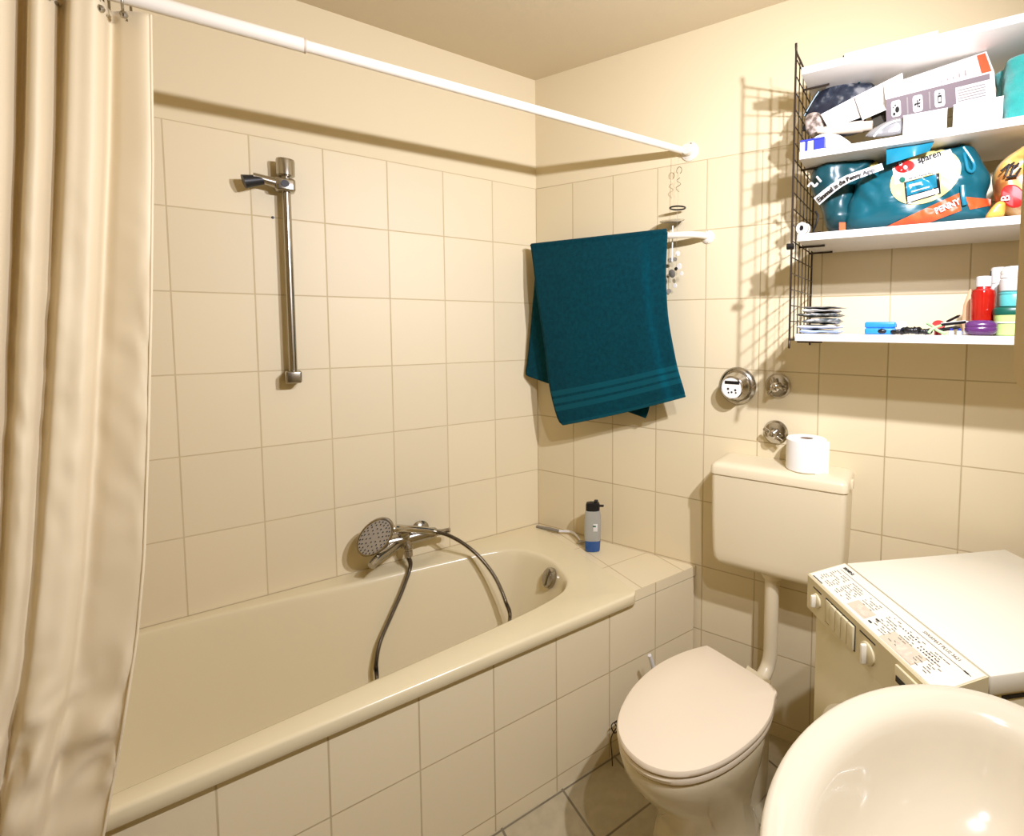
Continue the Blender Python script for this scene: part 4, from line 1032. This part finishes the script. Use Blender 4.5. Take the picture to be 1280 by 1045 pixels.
# grey-and-white roll at the left front
rc_ = P(1003.5, 285, off=.27); rc_.z = ZC + .0165
dirr = (NB * .9 - UB * .25).normalized()
t = Thing('tape_roll', 'grey and white roll with a dark hole at the front left of the third board', 'roll', rc_ - Vector((0, 0, .016)))
AM = axis_mat(rc_, dirr)
t.part('roll', MB().add(*loft([[(r * math.cos(2 * PI * j / 32), r * math.sin(2 * PI * j / 32), z) for j in range(32)] for r, z in ((.0075, .010), (.0145, .010), (.0160, .008), (.0160, -.012), (.0075, -.012), (.0075, .010))], False, False), M=AM), M_pearl)
t.part('core', MB().add(*lathe([(.0073, -.010), (.0073, .006), (.001, .0062)], 20), M=AM), M_black, label='dark core')
t.part('rim_band', MB().add(*loft([[(r * math.cos(2 * PI * j / 32), r * math.sin(2 * PI * j / 32), z) for j in range(32)] for r, z in ((.0161, .001), (.0164, .001), (.0164, -.004), (.0161, -.004))], False, False), M=AM), M_greydisc)
cbp = [P(1016, 287, off=.262), P(1020, 280, off=.24), P(1022, 270, off=.235), P(1019, 264, off=.235)]
cbp[0].z = ZC + .004
single('black_cable', MB().add(*tube(catmull([cbp[0] + UB * .02] + cbp, 6), .0028, 8)), M_black, 'short black cable curling up behind the grey and white roll', 'cable', cbp[0])
# crisp bag and orange packet at the right
sn = [SZ(x, y, .20) for x, y in ((1240, 230), (1243, 214), (1252, 202), (1268, 190), (1290, 180), (1310, 200), (1312, 245), (1296, 272), (1268, 272), (1248, 262))]
sn = [(q[0], max(q[1], ZC + .002)) for q in sn]
t = Thing('crisp_bag', 'puffy brown and gold snack bag at the right end of the third board', 'bag', W(1.68, .2, ZC))
t.part('bag_film', MB().add(*pillow(sn, .055, 12, .008, 6, 5), M=WB @ Matrix.Translation((0, -.20, 0))), M_snack, smooth=70)
rm = axis_mat(P(1266, 245, off=.268), NB + UB * -.1, (0, 0, 1))
rd = t.part('red_label', MB().add(*lathe([(.024, -.010), (.025, 0), (.022, .0025), (.001, .004)], 28), M=rm @ Matrix.Rotation(.5, 4, 'Z') @ Matrix.Diagonal((1.15, .8, 1, 1))), M_red, label='red oval label')
t.part('lettering', MB().add(*text_geo('B', .024, axis_mat(P(1262, 251, off=.276), NB, -UB) @ Matrix.Rotation(PI / 2 + PI, 4, 'Z'))), M_white, sub=rd, smooth=0)
lt = MB()
for (xa, ya, xb, yb) in ((1251, 214, 1262, 205), (1256, 220, 1262, 207), (1258, 210, 1268, 203), (1263, 219, 1268, 206), (1264, 212, 1274, 204), (1270, 218, 1276, 210), (1258, 222, 1272, 219)):
    lt.add(*tube([P(xa, ya, off=.262), P(xb, yb, off=.262)], .0026, 6))
t.part('lettering_strokes', lt, M_printd)
og = [SZ(x, y, .255) for x, y in ((1232, 275), (1236, 264), (1247, 253), (1256, 254), (1256, 264), (1252, 275))]
og = [(q[0], max(q[1], ZC + .002)) for q in og]
single('orange_packet', MB().add(*pillow(og, .016, 8, .004, 9, 5), M=WB @ Matrix.Translation((0, -.262, 0))), M_ora, 'small orange packet between the shopping bag and the snack bag', 'packet', W(1.6, .26, ZC), smooth=70)

# fourth board: sachets and cosmetics
zz = ZD + .0005
for k, (s0, s1, h, rot, m, lab) in enumerate(((1.186, 1.292, .012, .02, M_bluefoil, 'blue and white sachet at the bottom of the pile'), (1.184, 1.288, .013, -.06, M_whitebox, 'white sachet second from the bottom of the pile'), (1.192, 1.292, .019, .07, M_foilgrey, 'dark mottled foil sachet in the middle of the pile'),
        (1.180, 1.290, .013, -.03, M_foilgrey, 'black foil sachet just above the mottled one in the pile'), (1.186, 1.288, .010, .10, M_whitebox, 'white sachet near the top of the pile under a grey one'), (1.200, 1.292, .007, -.10, M_grey, 'grey foil sachet on top of the pile'))):
    def sf(u, v, side, s0=s0, s1=s1, h=h, rot=rot, z=zz):
        x, y = (s0 + s1) / 2 + (u - .5) * (s1 - s0), -.20 + (v - .5) * .14
        dx, dy = x - (s0 + s1) / 2, y + .20
        x2, y2 = (s0 + s1) / 2 + dx * math.cos(rot) - dy * math.sin(rot), -.20 + dx * math.sin(rot) + dy * math.cos(rot)
        e = (1 - abs(2 * u - 1) ** 14) * (1 - abs(2 * v - 1) ** 14) * (.75 + .5 * noise.noise(Vector((u * 2.2, v * 2, k * 3.3))))
        return Vector((x2, y2, z + h * .5 + side * h * .5 * max(.1, min(1, e)) * (1 if 0 < u < 1 and 0 < v < 1 else .12) + .0025 * noise.noise(Vector((u * 4, v * 4, k)))))
    mbs = MB().add(*grid(lambda u, v: sf(u, v, 1), 16, 14), M=WB).add(*grid(lambda u, v: sf(u, v, -1), 16, 14), M=WB)
    single('face_mask_sachet', mbs, m, lab, 'sachet', W((s0 + s1) / 2, .2, zz), 'sachets piled on the bottom board', smooth=80)
    zz += h * .98 + .0008
# blue case
a, b = SZ(1081, 416, .25), SZ(1120, 400, .25)
t = Thing('blue_case', 'bright blue rounded plastic case on the bottom board', 'case', W((a[0] + b[0]) / 2, .24, ZD))
t.part('case_base', MB().add(*box(a[0], b[0], -.26, -.20, ZD + .0005, ZD + .0172, .0042, 3), M=WB), M_blue)
t.part('case_lid', MB().add(*box(a[0], b[0], -.26, -.20, ZD + .0174, ZD + .0335, .0042, 3), M=WB), M_blue)
# round white cap
cc = P(1127.5, 405, off=.22)
t = Thing('round_tube', 'small tube lying with its round whitish cap facing the room beside the blue case', 'tube', W(1.41, .2, ZD))
cM = axis_mat(Vector((cc.x, cc.y, ZD + .023)), NB)
t.part('tube_body', MB().add(*lathe([(.006, -.09), (.010, -.08), (.0115, -.004)], 20), M=cM), M_beige)
t.part('cap', MB().add(*lathe([(.0125, -.01), (.0130, 0), (.0118, .004), (.001, .005)], 24), M=cM), M_pearl)
# black hair ties and clips
for k, (px, r, rz_, lab) in enumerate(((1103, .009, .010, 'small black hair clip in front of the blue case'), (1122, .014, .009, 'flat black hair tie beside the round-capped tube'), (1139, .017, .013, 'bushy black scrunchie in the middle of the bottom board'), (1154, .014, .010, 'black hair tie left of the green straps'))):
    c = P(px, 410, off=.25); c.z = ZD + rz_ * .9
    pts = [c + UB * r * math.cos(a_) + NB * r * .9 * math.sin(a_) + Vector((0, 0, .003 * noise.noise(Vector((a_ * 2, k, 0))))) for a_ in [2 * PI * i / 40 for i in range(40)]]
    single('hair_tie', MB().add(*tube(pts, lambda i, rz_=rz_, k=k: rz_ * (.62 + .28 * noise.noise(Vector((i * .9, k * 3.1, 0)))), 10, True)), M_black, lab, 'hair tie', Vector((c.x, c.y, ZD)), 'black hair ties on the bottom board', smooth=80)
# green clip
def DP(px, py, off): 
    p = P(px, py, off=off); p.z = max(p.z, ZD + .004); return p
t = Thing('hair_clip', 'light green crossed hair clip among the black hair ties', 'hair clip', DP(1167, 415, .26))
t.part('clip_arm', MB().add(*tube(catmull([DP(1159, 404, .25), DP(1166, 408, .26), DP(1172, 413, .265), DP(1182, 417, .27)], 5), .0036, 8)), M_green)
t.part('clip_arm', MB().add(*tube(catmull([DP(1176, 407, .25), DP(1170, 409, .262), DP(1164, 412, .268), DP(1161, 416, .27)], 5), .0034, 8)), M_green)
rcp = DP(1173, 402, .22)
single('red_pot', MB().add(*lathe([(.014, -.008), (.0150, 0), (.0135, .005), (.001, .006)], 20), M=axis_mat(Vector((rcp.x, rcp.y, ZD + .024)), NB + Vector((0, 0, .6)))).add(*tube([Vector((rcp.x, rcp.y, ZD + .02)), Vector((rcp.x, rcp.y, ZD + .001)) - NB * .012], .008, 12)), M_red, 'small red capped pot behind the green hair clip', 'pot', Vector((rcp.x, rcp.y, ZD)))
for (xa, ya, xb, yb, o1, o2, r, m, lab) in ((1176, 406, 1212, 402, .25, .22, .0036, M_black, 'long black cosmetic pencil with a white stripe'), (1184, 402, 1200, 394, .21, .18, .0032, M_black, 'black tweezers leaning up towards the red bottle'), (1172, 413, 1200, 409, .255, .235, .0045, M_black, 'thick black mascara lying behind the green clip')):
    p0, p1 = DP(xa, ya, o1), DP(xb, yb, o2)
    t = Thing('cosmetic_pencil' if 'pencil' in lab else ('tweezers' if 'tweezers' in lab else 'mascara'), lab, 'cosmetics', p0, 'dark cosmetics on the bottom board')
    t.part('barrel', MB().add(*tube([p0, p0.lerp(p1, .85)], r, 12)), m)
    t.part('tip', MB().add(*tube([p0.lerp(p1, .85), p1], lambda i: (r * .9, r * .4)[i], 12)), M_white if 'pencil' in lab else M_satin)
    if 'pencil' in lab: t.part('stripe', MB().add(*tube([p0 + Vector((0, 0, r)) + NB * .001, p0.lerp(p1, .85) + Vector((0, 0, r)) + NB * .001], .0011, 6)), M_white)
for k, (px, lab) in enumerate(((1189, 'small white and blue jar beside the purple compact'), (1199, 'small bluish bottle touching the purple compact'))):
    c = DP(px, 415, .268); c.z = ZD
    t = Thing('little_bottle', lab, 'bottle', c, 'little bottles by the purple compact')
    t.part('bottle_body', MB().add(*lathe([(.0055, 0), (.006, .002), (.006, .010), (.0035, .012)], 16), M=Matrix.Translation(c)), M_white if k == 0 else M_bluefoil)
    t.part('cap', MB().add(*lathe([(.0038, .012), (.0038, .017), (.001, .0175)], 12), M=Matrix.Translation(c)), M_navy)
# purple compact
pcx = P(1226, 409, off=.25)
t = Thing('purple_compact', 'glossy dark purple rounded compact in front of the red bottle', 'compact', Vector((pcx.x, pcx.y, ZD)))
PMx = Matrix.Translation((pcx.x, pcx.y, 0)) @ WB
def pebble(z0, z1, rx, ry, n=9):
    R_ = []
    for k in range(n + 1):
        a = -PI / 2 + PI * k / n; f = max(.05, math.cos(a)) ** .55
        R_.append(oval(rx * f, ry * f, (z0 + z1) / 2 + (z1 - z0) / 2 * math.sin(a), 36, 2.5))
    return loft(R_)
t.part('compact_base', MB().add(*pebble(ZD + .0005, ZD + .030, .034, .028), M=PMx), M_purple)
t.part('compact_lid', MB().add(*pebble(ZD + .010, ZD + .038, .0335, .0275), M=PMx), M_purple)
# red bottle
rb = P(1227.5, 403, off=.18); rb.z = ZD
t = Thing('red_bottle', 'bottle of red liquid with a white cap on the bottom board', 'bottle', rb)
RM = Matrix.Translation(rb) @ WB
t.part('clear_base', MB().add(*lathe([(.024, .0005), (.026, .003), (.026, .028)], 28), M=RM), M_clear)
t.part('bottle_body', MB().add(*lathe([(.026, .0282), (.0262, .04), (.0262, .102), (.024, .112), (.016, .118), (.015, .122)], 32), M=RM), M_redliq)
t.part('cap', MB().add(*lathe([(.0165, .122), (.0170, .124), (.0165, .146), (.014, .148)], 28), M=RM), M_white)
t.part('red_label', MB().add(*loft([[(.0264 * math.cos(a), .0264 * math.sin(a), z) for a in [-2.6 + .17 * i for i in range(15)]] for z in (.020, .027)], False, False, closed=False), M=RM), M_red, smooth=180)
ot = P(1213, 402, off=.13); ot.z = ZD
t = Thing('peach_tube', 'peach coloured tube standing behind the red bottle', 'tube', ot)
t.part('tube_body', MB().add(*lathe([(.016, .014), (.020, .03), (.017, .08), (.006, .118), (.004, .12)], 24), M=Matrix.Translation(ot) @ WB @ Matrix.Diagonal((1, .6, 1, 1))), mat('peach', (.72, .42, .24), .4))
t.part('tube_cap', MB().add(*lathe([(.015, .0005), (.016, .002), (.016, .0138)], 24), M=Matrix.Translation(ot) @ WB), M_white)
# deodorant behind
dd = P(1246, 405, off=.12); dd.z = ZD
t = Thing('spray_can', 'tall white spray can with a black nozzle behind the lime tub', 'spray can', dd)
DMx = Matrix.Translation(dd) @ WB
t.part('can', MB().add(*lathe([(.020, .0005), (.021, .003), (.021, .122), (.017, .132)], 28), M=DMx), M_white)
t.part('cap', MB().add(*lathe([(.016, .132), (.018, .134), (.018, .170), (.016, .174)], 28), M=DMx), M_white)
t.part('nozzle', MB().add(*box(-.019, -.010, -.006, .006, .140, .166, .001), M=DMx), M_black)
# stacked tubs
sc_ = P(1268, 416, off=.215); sc_.z = ZD
SM = Matrix.Translation(sc_) @ WB
t = Thing('lime_tub', 'lime green tub with a dark green lid, bottom of the stack', 'tub', sc_)
t.part('tub_body', MB().add(*loft([oval(.037, .030, .0005), oval(.040, .033, .003), oval(.0425, .035, .045), oval(.043, .0355, .050)]), M=SM), M_lime)
t.part('lid', MB().add(*loft([oval(.044, .0365, .0505), oval(.045, .0375, .053), oval(.045, .0375, .064), oval(.042, .035, .068)]), M=SM), M_dgreen)
t.part('label_rings', MB().add(*loft([oval(.0432, .0358, .030), oval(.0436, .0361, .031), oval(.0436, .0361, .033), oval(.0432, .0358, .034)], False, False), M=SM), M_white)
t = Thing('aqua_jar', 'aqua jar standing between the lime tub and the white jar', 'jar', sc_ + Vector((0, 0, .0685)))
t.part('jar_body', MB().add(*loft([oval(.030, .028, .0685), oval(.033, .031, .071), oval(.034, .032, .098), oval(.032, .030, .102)]), M=SM), M_aqua)
t.part('jar_rim', MB().add(*loft([oval(.0335, .0315, .0985), oval(.035, .033, .1), oval(.035, .033, .104), oval(.030, .028, .105)]), M=SM), M_aqua)
t = Thing('white_jar', 'white jar with a ridged cream lid on top of the tubs', 'jar', sc_ + Vector((0, 0, .1055)))
t.part('jar_body', MB().add(*lathe([(.030, .1055), (.033, .108), (.034, .118), (.034, .134), (.031, .138)], 32), M=SM), M_white)
t.part('jar_lid', MB().add(*lathe([(.031, .138), (.0335, .1385), (.0335, .146), (.032, .147), (.0335, .148), (.0335, .156), (.030, .158), (.027, .165), (.001, .166)], 32), M=SM), M_pearl)

# ------------------------------------------------------------------ washing machine
WT = -0.4865; WM = Matrix.Translation((1.330, 0.068, 0)) @ Matrix.Rotation(WT, 4, 'Z')   # local: u along the front, v into the depth
wm_ = Thing('washing_machine', 'white front-loading washing machine set at an angle beside the toilet', 'washing machine', WM @ Vector((.21, .29, 0)))
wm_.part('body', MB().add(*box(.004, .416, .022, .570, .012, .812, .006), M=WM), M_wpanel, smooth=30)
wm_.part('side_seam', MB().add(*box(.415, .4172, .135, .565, .800, .808, .001), M=WM).add(*box(.002, .0042, .135, .565, .800, .808, .001), M=WM), M_gapshade, smooth=30)
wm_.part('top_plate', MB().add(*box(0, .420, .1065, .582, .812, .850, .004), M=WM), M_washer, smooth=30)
pr_ = [(0.0, .745), (0.0, .8275), (.003, .831), (.1025, .8495), (.1025, .745)]
V = [(0, v, z) for v, z in pr_] + [(.42, v, z) for v, z in pr_]; k = len(pr_)
F = [tuple(range(k)), tuple(reversed(range(k, 2 * k)))] + [(i, k + i, k + (i + 1) % k, (i + 1) % k) for i in range(k)]
mbp = MB().add(V, F, M=WM)
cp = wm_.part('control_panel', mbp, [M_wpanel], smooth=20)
def pt(u, v, d=.0006):   # on the sloping top of the panel
    return WM @ Vector((u, .003 + v * .0985, .831 + v * .0185 + d))
def ptg(u0, u1, v0, v1, d=.0006): return grid(lambda a, b: pt(u0 + (u1 - u0) * a, v0 + (v1 - v0) * b, d), 1, 1)
chart = wm_.part('programme_chart', MB().add(*ptg(.003, .417, .02, .985)), M_washer, sub=cp, smooth=0)
mbt = MB(); mbf = MB(); mbk = MB()
mbf.add(*ptg(.02, .41, .745, .757, .0012))
rnd = random.Random(3)
for blk in ((.02, .07), (.085, .13), (.15, .19), (.22, .26), (.275, .315), (.335, .375)):
    for r in range(9):
        v0 = .64 - r * .062
        if blk[0] in (.15,) and v0 < .36: continue
        u = blk[0]
        while u < blk[1]:
            w_ = rnd.uniform(.004, .012)
            if rnd.random() < .62: mbf.add(*ptg(u, u + w_ * .8, v0, v0 + .018, .0012))
            u += w_
for (u0, u1, v0, v1) in ((.215, .225, .30, .34), (.213, .223, .14, .18), (.014, .055, .03, .055), (.395, .405, .735, .765)): mbk.add(*ptg(u0, u1, v0, v1, .0014))
for u in [.262 + .007 * i for i in range(7)] : mbk.add(*ptg(u, u + .003, .575, .60, .0014)); mbk.add(*ptg(u + .055, u + .058, .45, .475, .0014)); mbk.add(*ptg(u + .055, u + .058, .52, .545, .0014))
wm_.part('fine_print', mbf, M_print, sub=cp, smooth=0)
wm_.part('chart_print', mbk, M_printd, sub=cp, smooth=0)
wm_.part('chart_picture', MB().add(*ptg(.145, .205, .10, .40, .0010)), mat('pale_picture', (.55, .49, .36), .6), sub=cp, smooth=0)
wm_.part('chart_picture', MB().add(*ptg(.262, .35, .04, .40, .0010)), bpy.data.materials['pale_picture'], sub=cp, smooth=0)
def ptri(pts, d): V = [pt(u, v, d) for u, v in pts]; return V, [tuple(range(len(V)))]
wm_.part('chart_figure', MB().add(*ptri([(.158, .30), (.175, .36), (.20, .26), (.205, .16), (.19, .14), (.17, .16)], .0016)), M_pink, sub=cp, smooth=0, label='pinkish figure printed on the chart')
wm_.part('chart_figure', MB().add(*ptri([(.285, .24), (.30, .33), (.325, .28), (.348, .12), (.348, .06), (.31, .06)], .0016)), M_pink, sub=cp, smooth=0, label='pinkish figure printed on the chart')
TMx = lambda u, v: Matrix.Translation(pt(u, v, .0016)) @ (Matrix.Rotation(WT, 4, 'Z') @ Matrix.Rotation(math.atan2(.0185, .0985), 4, 'X'))
wm_.part('lettering', MB().add(*text_geo('SIEMENS', .0105, TMx(.018, .83), bold=.0004)), M_printd, sub=cp, smooth=0)
wm_.part('lettering', MB().add(*text_geo('SIWAMAT PLUS 3621', .0098, TMx(.285, .84))), M_print, sub=cp, smooth=0)
# front controls (front face is v = 0)
FM = lambda u, z: axis_mat(WM @ Vector((u, 0, z)), WM.to_3x3() @ Vector((0, -1, 0)), (0, 0, 1))
for (u, z, r) in ((.046, .786, .015), (.240, .783, .021)):
    A = FM(u, z)
    dl = wm_.part('dial', MB().add(*lathe([(r + .002, 0), (r + .0015, .004), (r * .9, .006), (.001, .0062)], 28), M=A), M_wpanel, sub=cp)
    wm_.part('dial_grip', MB().add(*box(-r, r, -.0042, .0042, .004, .017, .003), M=A), M_washer, sub=cp)
wm_.part('button_frame', MB().add(*box(.084, .198, -.0012, .001, .757, .815, .0004), M=WM), M_gapshade, sub=cp, smooth=30)
for k in range(5):
    wm_.part('button', MB().add(*box(.0865 + .0222 * k, .1075 + .0222 * k, -.0065 if k else -.003, 0, .7595, .8125, .0015), M=WM), M_wpanel, sub=cp, smooth=30)
wm_.part('panel_print', MB().add(*box(.028, .064, -.0008, .001, .810, .813, 0), M=WM).add(*box(.212, .262, -.0008, .001, .813, .816, 0), M=WM), M_printd, sub=cp, smooth=0)
wm_.part('drawer', MB().add(*box(.325, .412, -.006, 0, .752, .820, .002), M=WM), M_wpanel, smooth=30)
wm_.part('drawer_recess', MB().add(*box(.33, .40, -.0072, -.005, .790, .802, .0008), M=WM), M_gapshade, smooth=30)
DA = FM(.21, .46)
dr = wm_.part('door_ring', MB().add(*lathe([(.150, 0), (.150, .012), (.135, .022), (.110, .022), (.105, .012)], 48), M=DA @ Matrix.Translation((0, 0, -.020))), M_washer)
wm_.part('door_glass', MB().add(*lathe([(.106, -.006), (.08, -.012), (.001, -.016)], 40), M=DA), M_black, sub=dr)
for u in (.04, .38):
    for v in (.06, .53): wm_.part('foot', MB().add(*lathe([(.018, 0), (.018, .008), (.010, .0125)], 14), M=WM @ Matrix.Translation((u, v, 0))), M_black)
wm_.part('side_screw', MB().add(*lathe([(.006, 0), (.006, .003), (.002, .004)], 12), M=axis_mat(WM @ Vector((.4185, .055, .795)), WM.to_3x3() @ Vector((1, 0, 0)))), M_plastic, sub=cp)

# ------------------------------------------------------------------ washbasin
ZS = 0.87; SCX, SCY = 1.83, -0.388
def sink_out(k, z, inner=False, drop=0.0):
    out = []
    for j in range(96):
        a = 2 * PI * j / 96; c, s = math.cos(a), math.sin(a)
        if not inner:
            if c < 0: x, y = SCX + .20 * c * k, SCY + .285 * s * k
            else:
                e = 4.0; x = SCX + .245 * k * abs(c) ** (2 / e); y = SCY + .285 * k * (abs(s) ** (2 / 2.6)) * (1 if s >= 0 else -1) * (1 - .06 * c)
                x = min(x, XR - .004)
        else:
            if c < 0: x, y = SCX - .005 + .140 * c * k, SCY + .222 * s * k
            else: x, y = SCX - .005 + .105 * c * k, SCY + .222 * s * k
        out.append(Vector((x, y, z)))
    return out
sk = Thing('washbasin', 'white ceramic washbasin on the right wall, nearest to the viewer', 'washbasin', (1.9, SCY, .7))
rr_ = [sink_out(.45, .70), sink_out(.70, .725), sink_out(.88, .785), sink_out(.955, .832), sink_out(.985, .850), sink_out(1.0, .860), sink_out(.997, .867), sink_out(.982, .8715), sink_out(.955, .8730), sink_out(.92, .8725)]
inn = [(1.14, .8700), (1.07, .8655), (1.02, .858), (.985, .847), (.94, .828), (.87, .800), (.77, .775), (.62, .756), (.42, .745), (.2, .7405), (.12, .739)]
sk.part('basin', loft(rr_ + [sink_out(k, z, True) for k, z in inn], True, False), M_basin, smooth=80)
sk.part('drain', MB().add(*lathe([(.030, .734), (.031, .7405), (.026, .742), (.012, .7385), (.001, .738)], 28), M=Matrix.Translation((SCX - .005, SCY, .0015))), M_chrome, label='chrome drain')
sk.part('overflow_hole', MB().add(*lathe([(.010, -.004), (.0105, .001), (.008, .002), (.001, .0005)], 18), M=axis_mat((SCX + .091, SCY, .815), (-.85, 0, .5))), M_chrome)
mbf_ = MB().add(*lathe([(.026, .871), (.026, .875), (.021, .880), (.020, .93), (.018, .945)], 24), M=Matrix.Translation((2.01, SCY, 0)))
mbf_.add(*tube(catmull([(2.01, SCY, .915), (1.97, SCY, .928), (1.92, SCY, .925), (1.895, SCY, .910)], 5), .011, 16))
sk.part('faucet', mbf_.add(*tube([(2.01, SCY, .945), (2.03, SCY, .975), (2.045, SCY, .985)], .007, 12)), M_chrome)
sk.part('trap_pipe', MB().add(*tube(catmull([(SCX, SCY, .735), (SCX, SCY, .60), (SCX, SCY, .52), (SCX + .05, SCY, .50), (SCX + .10, SCY, .53), (XR - .003, SCY, .53)], 6), .017, 16)), M_chrome)

# ------------------------------------------------------------------ mirror cabinet
mc = Thing('mirror_cabinet', 'beige-sided bathroom cabinet on the right wall at the edge of view', 'cabinet', (2.0, -.48, 1.42))
p0 = P(1264.5, 488, x=1.95)
yn, zb = p0.y, p0.z - .004
poly = []
for k in range(7):
    a = math.radians(180 + 90 * k / 6); poly.append((1.95 + .014 + .014 * math.cos(a), zb + .014 + .014 * math.sin(a)))
poly += [(XR - .001, zb)] + [(XR - .001, 1.86), (1.95, 1.86)]
mbq = MB()
V = [(x, yn, z) for x, z in poly] + [(x, yn + .016, z) for x, z in poly]; n = len(poly)
mbq.add(V, [tuple(range(n)), tuple(reversed(range(n, 2 * n)))] + [(i, (i + 1) % n, n + (i + 1) % n, n + i) for i in range(n)])
mc.part('side_panel', mbq, M_cream, smooth=40)
mc.part('carcass', box(1.968, XR - .001, yn + .0165, -.205, zb + .012, 1.855, .002), M_cream, smooth=30)
mc.part('side_panel', box(1.95, XR - .001, -.2045, -.19, zb, 1.86, .003), M_cream, smooth=30)
for k in range(2):
    y0 = yn + .018 + k * (abs(-.206 - yn - .018) / 2)
    mc.part('mirror_door', box(1.952, 1.9665, y0, y0 + abs(-.206 - yn - .018) / 2 - .003, zb + .014, 1.852, .001), M_mirror, smooth=30)

# ------------------------------------------------------------------ lamps: two small reflector lamps over the mirror cabinet
LCOL = (1.0, 0.995, 1.12)
for yy, e in ((-.25, 4.5), (-.50, 1.8)):
    ld = bpy.data.lights.new('mirror_lamp', 'AREA'); ld.shape = 'DISK'; ld.size = .036; ld.energy = e; ld.color = LCOL
    lo = bpy.data.objects.new('mirror_lamp', ld); COL.objects.link(lo); lo.location = (1.93, yy, 2.0)
    lo.rotation_euler = Vector((-.92, -.02, -.38)).to_track_quat('-Z', 'Y').to_euler()

w = bpy.data.worlds.new('world'); scene.world = w; w.use_nodes = True
w.node_tree.nodes['Background'].inputs[0].default_value = (0.02, 0.018, 0.015, 1)

vs_ = scene.view_settings
vs_.view_transform = 'Standard'; vs_.look = 'None'; vs_.gamma = 1.0; vs_.use_curve_mapping = False
vs_.exposure = 2.54
scene.cycles.max_bounces = 12; scene.cycles.diffuse_bounces = 8; scene.cycles.glossy_bounces = 4; scene.cycles.transmission_bounces = 8
scene.cycles.sample_clamp_indirect = 4.0
scene.cycles.caustics_reflective = False; scene.cycles.caustics_refractive = False
